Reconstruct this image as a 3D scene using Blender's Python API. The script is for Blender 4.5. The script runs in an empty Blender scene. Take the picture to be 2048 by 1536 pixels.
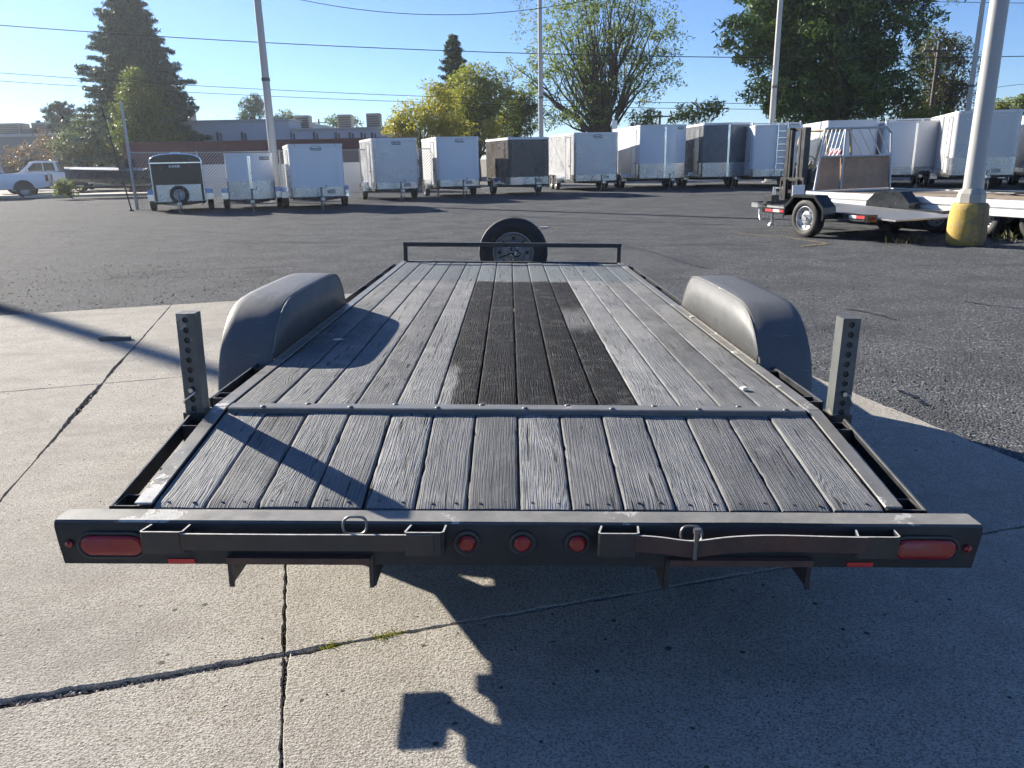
import bpy, bmesh, math, random
import numpy as np
from mathutils import Vector, Matrix

SC = bpy.context.scene
COL = SC.collection
R = math.radians
random.seed(7)
PI = math.pi

# ------------------------------------------------------------------ camera
CAM_LOC = Vector((-0.0345, 0.0, 1.4857))
YAW, PITCH, ROLL = 0.0056, 0.2852, R(1.2)
FPX = 1538.0
_cy, _sy, _cp, _sp = math.cos(YAW), math.sin(YAW), math.cos(PITCH), math.sin(PITCH)
_f = Vector((_sy*_cp, _cy*_cp, -_sp)); _r = Vector((_cy, -_sy, 0)); _d = _f.cross(_r)
CR = math.cos(ROLL)*_r + math.sin(ROLL)*_d
CD = -math.sin(ROLL)*_r + math.cos(ROLL)*_d
CF = _f
cam_data = bpy.data.cameras.new("camera")
cam_data.sensor_width = 36.0
cam_data.lens = 36.0*FPX/2048.0
cam_data.clip_start = 0.05
cam_data.clip_end = 6000
cam = bpy.data.objects.new("camera", cam_data)
COL.objects.link(cam)
m = Matrix.Identity(4)
for i in range(3):
    m[i][0], m[i][1], m[i][2], m[i][3] = CR[i], -CD[i], -CF[i], CAM_LOC[i]
cam.matrix_world = m
SC.camera = cam

# ------------------------------------------------------------------ sky, sun, exposure
SUN_EL = R(23.2)
SUN_DIR = Vector((-0.755*math.cos(SUN_EL), 0.656*math.cos(SUN_EL), math.sin(SUN_EL))).normalized()   # towards the sun
world = bpy.data.worlds.new("World"); SC.world = world; world.use_nodes = True
wn = world.node_tree; wn.nodes.clear()
sky = wn.nodes.new("ShaderNodeTexSky"); sky.sky_type = 'NISHITA'; sky.sun_disc = False
sky.sun_elevation = SUN_EL
sky.sun_rotation = math.atan2(SUN_DIR.x, SUN_DIR.y)
sky.altitude = 1000; sky.air_density = 0.95; sky.dust_density = 0.12; sky.ozone_density = 4.5
bg = wn.nodes.new("ShaderNodeBackground"); bg.inputs[1].default_value = 0.058
wo = wn.nodes.new("ShaderNodeOutputWorld")
tm = wn.nodes.new("ShaderNodeMix"); tm.data_type = 'RGBA'; tm.blend_type = 'MULTIPLY'; tm.inputs[0].default_value = 1.0
tm.inputs[7].default_value = (0.90, 0.955, 1.12, 1)      # the camera's cool white balance
wn.links.new(sky.outputs[0], tm.inputs[6]); wn.links.new(tm.outputs[2], bg.inputs[0]); wn.links.new(bg.outputs[0], wo.inputs[0])
sl = bpy.data.lights.new("sun", 'SUN'); sl.energy = 5.0; sl.angle = R(0.53); sl.color = (1.0, 0.92, 0.79)
sun = bpy.data.objects.new("sun", sl); COL.objects.link(sun)
sun.rotation_euler = (-SUN_DIR).to_track_quat('-Z', 'Y').to_euler()
SC.view_settings.view_transform = 'Standard'; SC.view_settings.look = 'None'
SC.view_settings.exposure = 1.38; SC.view_settings.gamma = 1.0; SC.view_settings.use_curve_mapping = False
SC.render.engine = 'CYCLES'
SC.cycles.use_denoising = True; SC.cycles.use_adaptive_sampling = True; SC.cycles.adaptive_threshold = 0.025; SC.cycles.adaptive_min_samples = 8
SC.cycles.max_bounces = 4; SC.cycles.diffuse_bounces = 2; SC.cycles.glossy_bounces = 2; SC.cycles.caustics_reflective = False; SC.cycles.caustics_refractive = False
SC.cycles.transmission_bounces = 4; SC.cycles.transparent_max_bounces = 6

# ------------------------------------------------------------------ pixel helpers (photo pixels, 2048 x 1536) used to survey real positions
def ray(x, y): return CR*((x-1024)/FPX) + CD*((y-768)/FPX) + CF
def atY(x, y, Y):
    d = ray(x, y); return CAM_LOC + d*((Y-CAM_LOC.y)/d.y)
def atZ(x, y, z=0.0):
    d = ray(x, y); return CAM_LOC + d*((z-CAM_LOC.z)/d.z)

# ------------------------------------------------------------------ materials
class NT:
    def __init__(s, name):
        s.m = bpy.data.materials.new(name); s.m.use_nodes = True
        s.t = s.m.node_tree; s.t.nodes.clear()
        s.o = s.t.nodes.new("ShaderNodeOutputMaterial")
        s._tc = None
    def n(s, typ, **kw):
        nd = s.t.nodes.new(typ)
        for k, v in kw.items():
            if k.startswith('i_'):
                key = k[2:]
                key = int(key) if key.isdigit() else key.replace('_', ' ')
                nd.inputs[key].default_value = v
            else: setattr(nd, k, v)
        return nd
    def l(s, a, b): s.t.links.new(a, b)
    def obj(s):
        if not s._tc: s._tc = s.n("ShaderNodeTexCoord")
        return s._tc.outputs['Object']
    def mapv(s, scale=(1,1,1), src=None, loc=(0,0,0)):
        mp = s.n("ShaderNodeMapping"); mp.inputs['Scale'].default_value = scale; mp.inputs['Location'].default_value = loc
        s.l(src or s.obj(), mp.inputs['Vector']); return mp.outputs[0]
    def noise(s, vec, scale, detail=4, rough=0.55, dist=0.0):
        nd = s.n("ShaderNodeTexNoise"); nd.inputs['Scale'].default_value = scale; nd.inputs['Detail'].default_value = detail
        nd.inputs['Roughness'].default_value = rough; nd.inputs['Distortion'].default_value = dist
        s.l(vec, nd.inputs['Vector']); return nd.outputs['Fac']
    def voro(s, vec, scale, feature='F1', out='Distance', rnd=1.0):
        nd = s.n("ShaderNodeTexVoronoi"); nd.feature = feature; nd.inputs['Scale'].default_value = scale
        nd.inputs['Randomness'].default_value = rnd
        s.l(vec, nd.inputs['Vector']); return nd.outputs[out]
    def ramp(s, fac, stops, interp='LINEAR'):
        nd = s.n("ShaderNodeValToRGB"); cr = nd.color_ramp; cr.interpolation = interp
        while len(cr.elements) < len(stops): cr.elements.new(0.5)
        for e, (p, c) in zip(cr.elements, stops):
            e.position = p; e.color = (c, c, c, 1) if isinstance(c, (int, float)) else (*c, 1)
        s.l(fac, nd.inputs[0]); return nd.outputs[0]
    def math(s, op, a, b=None, c=None, clamp=False):
        nd = s.n("ShaderNodeMath"); nd.operation = op; nd.use_clamp = clamp
        for i, v in enumerate((a, b, c)):
            if v is None: continue
            if isinstance(v, (int, float)): nd.inputs[i].default_value = v
            else: s.l(v, nd.inputs[i])
        return nd.outputs[0]
    def mix(s, fac, a, b, typ='MIX'):
        nd = s.n("ShaderNodeMix"); nd.data_type = 'RGBA'; nd.blend_type = typ
        for sock, v in ((nd.inputs[0], fac), (nd.inputs[6], a), (nd.inputs[7], b)):
            if isinstance(v, (int, float)): sock.default_value = v if sock.type == 'VALUE' else (v, v, v, 1)
            elif isinstance(v, tuple): sock.default_value = (*v, 1)
            else: s.l(v, sock)
        return nd.outputs[2]
    def sep(s, vec):
        nd = s.n("ShaderNodeSeparateXYZ"); s.l(vec, nd.inputs[0]); return nd.outputs
    def bump(s, h, strength=0.5, dist=0.01, prev=None):
        nd = s.n("ShaderNodeBump"); nd.inputs['Strength'].default_value = strength; nd.inputs['Distance'].default_value = dist
        s.l(h, nd.inputs['Height'])
        if prev is not None: s.l(prev, nd.inputs['Normal'])
        return nd.outputs[0]
    def fin(s, color, rough=0.5, metal=0.0, normal=None, spec=0.5, coat=0.0):
        b = s.n("ShaderNodeBsdfPrincipled")
        for key, v in (('Base Color', color), ('Roughness', rough), ('Metallic', metal), ('Specular IOR Level', spec), ('Coat Weight', coat)):
            sk = b.inputs[key]
            if isinstance(v, tuple): sk.default_value = (*v, 1)
            elif isinstance(v, (int, float)): sk.default_value = v
            else: s.l(v, sk)
        if normal is not None: s.l(normal, b.inputs['Normal'])
        s.l(b.outputs[0], s.o.inputs[0]); s.b = b
        return s.m

MATS = {}
def paint(name, col, rough=0.4, var=0.15, metal=0.0, spec=0.5, bump=0.0, scale=6.0, dirt=0.0, coat=0.0):
    """plain painted / metal / plastic surface with uneven colour, gloss and a little dirt"""
    if name in MATS: return MATS[name]
    t = NT(name); v = t.mapv()
    n1 = t.noise(v, scale, 5, 0.6); n2 = t.noise(v, scale*9, 3, 0.6)
    f = t.math('ADD', t.math('MULTIPLY', n1, 0.7), t.math('MULTIPLY', n2, 0.3))
    lo = tuple(max(0, c*(1-var)) for c in col); hi = tuple(min(1, c*(1+var)) for c in col)
    c = t.ramp(f, [(0.3, lo), (0.7, hi)])
    if dirt:
        dm = t.ramp(t.noise(v, scale*0.6, 6, 0.7), [(0.45, 0.0), (0.75, dirt)])
        c = t.mix(dm, c, (0.16, 0.13, 0.10))
    rg = t.ramp(n1, [(0.3, max(0.03, rough-0.08)), (0.7, min(1, rough+0.08))])
    nm = t.bump(n2, bump, 0.003) if bump else None
    MATS[name] = t.fin(c, rg, metal, nm, spec, coat); return MATS[name]

def chipped(name, col, chip, thr=0.62, rough=0.42, rust=(0.10, 0.045, 0.025), rustamt=0.12, scale=5.0, sp=0.5, win=None, zmin=None, top_light=0.0):
    """dark paint with bare pale chips, scuffs and light rust"""
    t = NT(name); v = t.mapv()
    big = t.noise(v, scale, 6, 0.62, 0.4); fine = t.noise(v, scale*14, 5, 0.7)
    f = t.math('ADD', t.math('MULTIPLY', big, 0.8), t.math('MULTIPLY', fine, 0.2))
    if win:
        x = t.sep(t.obj())
        for ax, c0, hw, gain in win:
            dd = t.math('ABSOLUTE', t.math('SUBTRACT', x[ax], c0))
            w_ = t.ramp(dd, [(0.0, gain), (min(0.999, hw), 0.0)])
            if zmin is not None: w_ = t.math('MULTIPLY', w_, t.math('GREATER_THAN', x[2], zmin))
            f = t.math('ADD', f, w_)
    mask = t.ramp(f, [(thr, 0.0), (thr+0.015, 1.0)])
    base = t.ramp(t.noise(v, 9, 5, 0.6), [(0.3, tuple(c*0.8 for c in col)), (0.7, tuple(min(1, c*1.25) for c in col))])
    rm = t.ramp(t.noise(v, 3.3, 6, 0.7), [(0.55, 0.0), (0.75, rustamt)])
    base = t.mix(rm, base, rust)
    chipc = t.ramp(fine, [(0.35, tuple(c*0.75 for c in chip)), (0.65, chip)])
    if top_light:  # up-facing faces painted paler, sunlight on the tops put into the colour
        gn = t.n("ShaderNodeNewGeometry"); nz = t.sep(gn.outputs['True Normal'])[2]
        dm = t.math('MULTIPLY', t.ramp(nz, [(0.75, 0.0), (0.95, top_light)]), t.ramp(big, [(0.3, 0.65), (0.6, 1.0)]))
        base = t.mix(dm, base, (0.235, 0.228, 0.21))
    c = t.mix(mask, base, chipc)
    rg = t.ramp(t.noise(v, 20, 4), [(0.3, rough-0.08), (0.7, rough+0.14)])
    h = t.math('ADD', t.math('MULTIPLY', mask, -0.6), t.math('MULTIPLY', fine, 0.5))
    return t.fin(c, rg, 0.0, t.bump(h, 0.35, 0.002), sp)

def wood_mat():
    t = NT("weathered_plank"); o = t.obj()
    oi = t.n("ShaderNodeObjectInfo"); rnd = oi.outputs['Random']
    off = t.n("ShaderNodeCombineXYZ"); t.l(t.math('MULTIPLY', rnd, 37.0), off.inputs[0]); t.l(t.math('MULTIPLY', rnd, 91.0), off.inputs[1]); t.l(t.math('MULTIPLY', rnd, 13.0), off.inputs[2])
    va = t.n("ShaderNodeVectorMath"); va.operation = 'ADD'; t.l(o, va.inputs[0]); t.l(off.outputs[0], va.inputs[1]); P = va.outputs[0]
    # cathedral grain: distort x with slow noise, then stripes
    warp = t.noise(t.mapv((7.0, 1.1, 1), P), 1.0, 2, 0.5)
    knots = t.voro(t.mapv((9.0, 1.7, 0.2), P), 1.0)
    kn = t.ramp(knots, [(0.0, 1.0), (0.10, 0.55), (0.30, 0.0)])
    xs = t.sep(P)
    u = t.math('ADD', t.math('MULTIPLY', xs[0], 105.0), t.math('ADD', t.math('MULTIPLY', warp, t.math('MULTIPLY_ADD', rnd, 10.0, 4.0)), t.math('MULTIPLY', kn, 6.0)))
    jit = t.noise(t.mapv((200.0, 4.0, 1), P), 1.0, 1, 0.6)
    u2 = t.math('ADD', u, t.math('MULTIPLY', jit, 2.2))
    stripes = t.math('SINE', t.math('MULTIPLY', u2, 6.2832/1.0))
    st = t.math('ADD', t.math('MULTIPLY', stripes, 0.5), 0.5)
    fib = t.noise(t.mapv((330.0, 9.0, 1), P), 1.0, 2, 0.65)
    cross = t.noise(t.mapv((60.0, 120.0, 1), P), 1.0, 1, 0.6)
    crack = t.noise(t.mapv((55.0, 2.4, 1), P), 1.0, 2, 0.7)
    crm = t.ramp(crack, [(0.315, 1.0), (0.355, 0.0)])
    h = t.math('ADD', t.math('MULTIPLY', st, 0.62), t.math('ADD', t.math('MULTIPLY', fib, 0.75), t.math('MULTIPLY', cross, 0.22)))
    h = t.math('SUBTRACT', h, t.math('MULTIPLY', crm, 1.4))
    # knot holes
    kc = t.ramp(knots, [(0.0, 1.0), (0.05, 1.0), (0.085, 0.0)])
    h = t.math('SUBTRACT', h, t.math('MULTIPLY', kc, 1.6))
    h = t.math('MULTIPLY', h, t.ramp(t.math('ADD', t.math('MULTIPLY', rnd, 0.5), t.math('MULTIPLY', t.noise(t.mapv((3, 2, 1), P), 1.0, 2), 0.6)), [(0.25, 0.45), (0.8, 1.15)]))
    # colour: weathered grey paint over wood, in plank space
    big = t.noise(t.mapv((2.0, 1.6, 1), P), 1.0, 5, 0.6)
    mott = t.noise(t.mapv((14.0, 5.0, 1), P), 1.0, 5, 0.65)
    grey = t.ramp(t.math('ADD', t.math('MULTIPLY', big, 0.6), t.math('MULTIPLY', mott, 0.4)),
                  [(0.30, (0.135, 0.140, 0.146)), (0.52, (0.195, 0.199, 0.202)), (0.72, (0.265, 0.262, 0.256))])
    grey = t.mix(t.ramp(t.noise(t.mapv((4.5, 2.6, 1), P), 1.0, 4, 0.7, 0.5), [(0.52, 0.0), (0.60, 0.55)]), grey, (0.285, 0.283, 0.278))
    grey = t.mix(t.ramp(t.noise(t.mapv((6.0, 2.0, 1), P), 1.3, 4, 0.7, 0.5), [(0.56, 0.0), (0.64, 0.5)]), grey, (0.105, 0.108, 0.112))
    tone = t.ramp(rnd, [(0.0, 0.84), (0.5, 1.02), (1.0, 1.17)])
    grey = t.mix(1.0, grey, tone, 'MULTIPLY')
    ox = t.sep(o)
    edge_n = t.noise(t.mapv((5, 5, 1), o), 3.0, 5, 0.65)
    # front band: fresher blue grey paint ahead of y ~ 3.55
    def step(v, a, b):
        nd = t.n("ShaderNodeMapRange"); nd.interpolation_type = 'SMOOTHSTEP'
        t.l(v, nd.inputs[0]); nd.inputs[1].default_value = a; nd.inputs[2].default_value = b
        return nd.outputs[0]
    yn = t.math('ADD', ox[1], t.math('MULTIPLY', t.math('SUBTRACT', edge_n, 0.5), 0.12))
    front = step(yn, 3.50, 3.56)
    bluep = t.mix(mott, (0.125, 0.150, 0.165), (0.185, 0.205, 0.215))
    c = t.mix(t.math('MULTIPLY', front, 0.85), grey, bluep)
    # lighter worn band right behind it
    pale = t.math('MULTIPLY', step(yn, 1.1, 2.2), t.math('SUBTRACT', 1.0, front))
    c = t.mix(t.math('MULTIPLY', pale, t.ramp(big, [(0.35, 0.0), (0.7, 0.55)])), c, (0.30, 0.295, 0.285))
    # black worn coating on the five middle planks
    rag = t.math('SUBTRACT', t.noise(t.mapv((16, 7, 1), P), 1.0, 4, 0.75), 0.5)
    xl = t.math('ADD', ox[0], t.math('MULTIPLY', rag, 0.05))
    yr = t.math('ADD', ox[1], t.math('MULTIPLY', rag, 0.22))
    sx = t.math('MULTIPLY', step(ox[0], -0.296, -0.288), t.math('SUBTRACT', 1.0, step(ox[0], 0.432, 0.440)))
    syy = t.math('MULTIPLY', step(yr, -0.02, 0.06), t.math('SUBTRACT', 1.0, step(yr, 3.42, 3.56)))
    bare_l = t.math('MULTIPLY', t.math('SUBTRACT', 1.0, step(xl, -0.255, -0.225)), t.math('SUBTRACT', 1.0, step(yr, 0.45, 0.75)))
    bare_r = t.math('MULTIPLY', step(ox[0], 0.292, 0.30), t.math('MULTIPLY', step(yr, 1.35, 1.75), t.math('SUBTRACT', 1.0, step(yr, 1.9, 2.35))))
    area = t.math('MULTIPLY', t.math('MULTIPLY', sx, syy), t.math('MULTIPLY', t.math('SUBTRACT', 1.0, t.math('MULTIPLY', bare_l, 0.85)), t.math('SUBTRACT', 1.0, t.math('MULTIPLY', bare_r, 0.6))))
    worn = t.math('ADD', t.math('MULTIPLY', t.noise(t.mapv((7, 9, 1), P), 1.0, 5, 0.80, 0.6), 0.72), t.math('MULTIPLY', fib, 0.28))
    bl = t.math('MULTIPLY', area, t.ramp(worn, [(0.50, 0.99), (0.60, 0.80), (0.70, 0.30)]))
    c = t.mix(bl, c, (0.0075, 0.0075, 0.008))
    brown = t.math('MULTIPLY', area, t.ramp(t.noise(t.mapv((6, 2.2, 1), P), 1.0, 3, 0.7), [(0.63, 0.0), (0.72, 0.5)]))
    c = t.mix(brown, c, (0.055, 0.034, 0.024))
    # a few dark drips and scuffs elsewhere
    c = t.mix(t.ramp(t.noise(t.mapv((3.1, 1.2, 1), P), 2.0, 5, 0.75, 0.8), [(0.62, 0.0), (0.70, 0.45)]), c, (0.075, 0.075, 0.078))
    # dark dirt held in the splits and the grain
    c = t.mix(t.math('MULTIPLY', crm, 0.7), c, (0.03, 0.03, 0.03))
    c = t.mix(t.math('MULTIPLY', kc, 0.85), c, (0.025, 0.023, 0.022))
    c = t.mix(t.ramp(h, [(0.15, 0.55), (0.62, 0.0)]), c, t.mix(0.75, c, (0.03, 0.03, 0.03)))
    rg = t.ramp(fib, [(0.3, 0.62), (0.7, 0.82)])
    return t.fin(c, rg, 0.0, t.bump(h, 1.0, 0.0021), 0.10)

def concrete_mat():
    t = NT("concrete"); v = t.mapv()
    big = t.noise(v, 0.6, 3, 0.6); mid = t.noise(v, 6.0, 3, 0.65); fine = t.noise(v, 150, 1, 0.6)
    c = t.ramp(t.math('ADD', t.math('MULTIPLY', big, 0.55), t.math('MULTIPLY', mid, 0.45)), [(0.32, (0.315, 0.296, 0.262)), (0.5, (0.395, 0.376, 0.338)), (0.68, (0.465, 0.445, 0.402))])
    c = t.mix(t.ramp(fine, [(0.34, 0.8), (0.58, 0.0)]), c, (0.17, 0.15, 0.125))
    pits = t.voro(v, 13.0)
    pm = t.math('LESS_THAN', pits, t.math('MULTIPLY', t.ramp(mid, [(0.38, 0.0), (0.66, 1.0)]), 0.15))
    pits2 = t.voro(v, 43.0)
    pm2 = t.math('LESS_THAN', pits2, t.math('MULTIPLY', t.ramp(big, [(0.30, 0.1), (0.62, 1.0)]), 0.16))
    pmm = t.math('MAXIMUM', pm, pm2)
    c = t.mix(t.math('MULTIPLY', pmm, 0.85), c, (0.05, 0.045, 0.04))
    stn = t.ramp(t.noise(t.mapv((0.5, 1.3, 1)), 1.1, 3, 0.7, 0.6), [(0.52, 0.0), (0.68, 0.42)])
    c = t.mix(stn, c, (0.19, 0.178, 0.162))
    h = t.math('ADD', t.math('MULTIPLY', fine, 0.8), t.noise(t.mapv((55, 120, 1)), 1.0, 2, 0.7))
    h = t.math('SUBTRACT', h, t.math('MULTIPLY', pmm, 2.2))
    return t.fin(c, 0.88, 0.0, t.bump(h, 1.0, 0.0034), 0.10)

def asphalt_mat():
    t = NT("asphalt"); v = t.mapv()
    big = t.noise(v, 0.13, 3, 0.6); mid = t.noise(v, 1.3, 3, 0.65)
    vn = t.n("ShaderNodeTexVoronoi"); vn.inputs['Scale'].default_value = 72.0; t.l(v, vn.inputs['Vector'])
    st = vn.outputs['Distance']; g_ = t.sep(vn.outputs['Color'])[0]
    c = t.ramp(g_, [(0.0, (0.046, 0.049, 0.053)), (0.5, (0.088, 0.092, 0.098)), (0.85, (0.130, 0.135, 0.142)), (0.95, (0.21, 0.217, 0.224)), (1.0, (0.34, 0.348, 0.355))])
    c = t.mix(t.ramp(big, [(0.35, 0.0), (0.65, 0.55)]), c, (0.105, 0.109, 0.114))
    c = t.mix(t.ramp(t.noise(t.mapv((0.5, 1.6, 1)), 0.55, 3, 0.7, 0.8), [(0.57, 0.0), (0.68, 0.5)]), c, (0.040, 0.042, 0.045))
    c = t.mix(t.ramp(mid, [(0.38, 0.40), (0.58, 0.0)]), c, (0.042, 0.044, 0.047))
    rg = t.ramp(mid, [(0.3, 0.82), (0.7, 0.95)])
    return t.fin(c, rg, 0.0, t.bump(t.math('MULTIPLY', st, -1.0), 0.7, 0.009), 0.05)

def leaf_mat(name, cols, trans=0.35, rough=0.5):
    t = NT(name); gi = t.n("ShaderNodeNewGeometry")
    rnd = gi.outputs['Random Per Island']
    n = t.noise(t.mapv(), 0.35, 3)
    f = t.math('ADD', t.math('MULTIPLY', rnd, 0.6), t.math('MULTIPLY', n, 0.4))
    c = t.ramp(f, [(i/(len(cols)-1)*0.7+0.12, cc) for i, cc in enumerate(cols)])
    d = t.n("ShaderNodeBsdfPrincipled"); t.l(c, d.inputs['Base Color']); d.inputs['Roughness'].default_value = rough; d.inputs['Specular IOR Level'].default_value = 0.3
    tr = t.n("ShaderNodeBsdfTranslucent"); t.l(t.mix(1.0, c, (1.5, 1.45, 0.7), 'MULTIPLY'), tr.inputs[0])
    mx = t.n("ShaderNodeMixShader"); mx.inputs[0].default_value = trans
    t.l(d.outputs[0], mx.inputs[1]); t.l(tr.outputs[0], mx.inputs[2]); t.l(mx.outputs[0], t.o.inputs[0])
    return t.m

def lens_mat(name, col):
    t = NT(name); v = t.mapv()
    f = t.voro(t.mapv((1, 1, 1)), 260.0, 'F1', 'Distance', 0.0)
    return t.fin(t.ramp(t.noise(v, 25, 4), [(0.3, tuple(c*0.75 for c in col)), (0.7, col)]), 0.22, 0.0, t.bump(f, 0.35, 0.002), 0.5, 0.25)

BLACKP = chipped("black_frame_paint", (0.022, 0.024, 0.026), (0.34, 0.34, 0.32), 0.70, 0.38, rustamt=0.35, top_light=0.5)
BUMPERP = chipped("bumper_paint", (0.022, 0.024, 0.025), (0.44, 0.435, 0.41), 0.675, 0.50, rustamt=0.10, scale=11, sp=0.35, win=[(0, -1.02, 0.20, 0.21), (0, -0.15, 0.09, 0.15), (0, 0.13, 0.06, 0.15), (0, 0.27, 0.11, 0.18), (0, 1.06, 0.10, 0.18)], zmin=-0.1035, top_light=1.0)
ANGLEP = chipped("side_angle_paint", (0.175, 0.172, 0.16), (0.56, 0.55, 0.52), 0.615, 0.42, rustamt=0.10, scale=7, win=[(1, 0.02, 0.16, 0.09), (1, -0.60, 0.18, 0.10)])
GREYP = chipped("grey_strip_paint", (0.10, 0.105, 0.105), (0.45, 0.45, 0.43), 0.66, 0.42, rustamt=0.08, scale=9, top_light=0.5)
LEGP = chipped("stabilizer_leg_paint", (0.085, 0.092, 0.090), (0.26, 0.25, 0.22), 0.64, 0.48, rustamt=0.30)
RUSTP = chipped("rusty_strap", (0.075, 0.043, 0.034), (0.20, 0.17, 0.14), 0.72, 0.7, rust=(0.14, 0.055, 0.032), rustamt=0.9)
_t = NT("fender_sheet"); _v = _t.mapv(); _a = _t.noise(_v, 3.0, 4, 0.6); _b = _t.noise(_t.mapv((60, 9, 9)), 1.0, 3, 0.7); _s2 = _t.noise(_t.mapv((9, 140, 30)), 1.0, 3, 0.75)
_c = _t.ramp(_t.math('ADD', _t.math('MULTIPLY', _a, 0.5), _t.math('MULTIPLY', _b, 0.5)), [(0.3, (0.088, 0.091, 0.094)), (0.7, (0.125, 0.127, 0.128))])
_c = _t.mix(_t.ramp(_s2, [(0.63, 0.0), (0.67, 0.6)]), _c, (0.24, 0.24, 0.23))
_c = _t.mix(_t.ramp(_t.noise(_v, 7, 5, 0.75), [(0.66, 0.0), (0.72, 0.7)]), _c, (0.12, 0.065, 0.04))
FENDERM = _t.fin(_c, _t.ramp(_b, [(0.3, 0.44), (0.7, 0.62)]), 0.0, _t.bump(_t.math('ADD', _a, _t.math('MULTIPLY', _b, 0.25)), 0.3, 0.004), 0.4)
RUBBER = paint("tyre_rubber", (0.022, 0.022, 0.023), 0.72, 0.3, bump=0.4, scale=9, dirt=0.25)
RIMS = paint("silver_rim", (0.42, 0.43, 0.44), 0.35, 0.15, metal=0.55)
STEEL = paint("zinc_steel", (0.50, 0.50, 0.49), 0.35, 0.2, metal=0.9)
ALU = paint("aluminium", (0.47, 0.48, 0.49), 0.26, 0.08, metal=0.9, bump=0.15, scale=3)
ALUB = paint("bright_aluminium", (0.80, 0.81, 0.82), 0.18, 0.05, metal=0.95)
WHITEP = paint("white_skin", (0.76, 0.77, 0.78), 0.22, 0.025, scale=0.8)
WHITET = paint("white_trim", (0.74, 0.74, 0.73), 0.35, 0.05)
SILVERP = paint("silver_skin", (0.52, 0.53, 0.54), 0.30, 0.06, metal=0.25, scale=1.5)
BROWNP = paint("charcoal_brown_skin", (0.085, 0.078, 0.072), 0.28, 0.08, scale=1.5)
DGREYP = paint("dark_grey_skin", (0.165, 0.172, 0.185), 0.28, 0.06, scale=1.5)
BLACKS = paint("black_skin", (0.016, 0.017, 0.018), 0.22, 0.2, scale=1.5)
BLK = paint("black_plastic", (0.02, 0.02, 0.021), 0.45, 0.25)
GLASS = paint("dark_glass", (0.02, 0.025, 0.03), 0.08, 0.2)
REDL = lens_mat("red_lens", (0.27, 0.010, 0.016))
REDP = paint("red_tape", (0.50, 0.03, 0.03), 0.4, 0.1)
WTAPE = paint("white_tape", (0.72, 0.72, 0.72), 0.4, 0.05)
YELLOWP = paint("yellow_machine_paint", (0.62, 0.40, 0.05), 0.4, 0.1, dirt=0.2)
BARK = paint("bark", (0.085, 0.070, 0.058), 0.9, 0.35, bump=0.8, scale=7)
WOOD = wood_mat(); CONC = concrete_mat(); ASPH = asphalt_mat()

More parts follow.
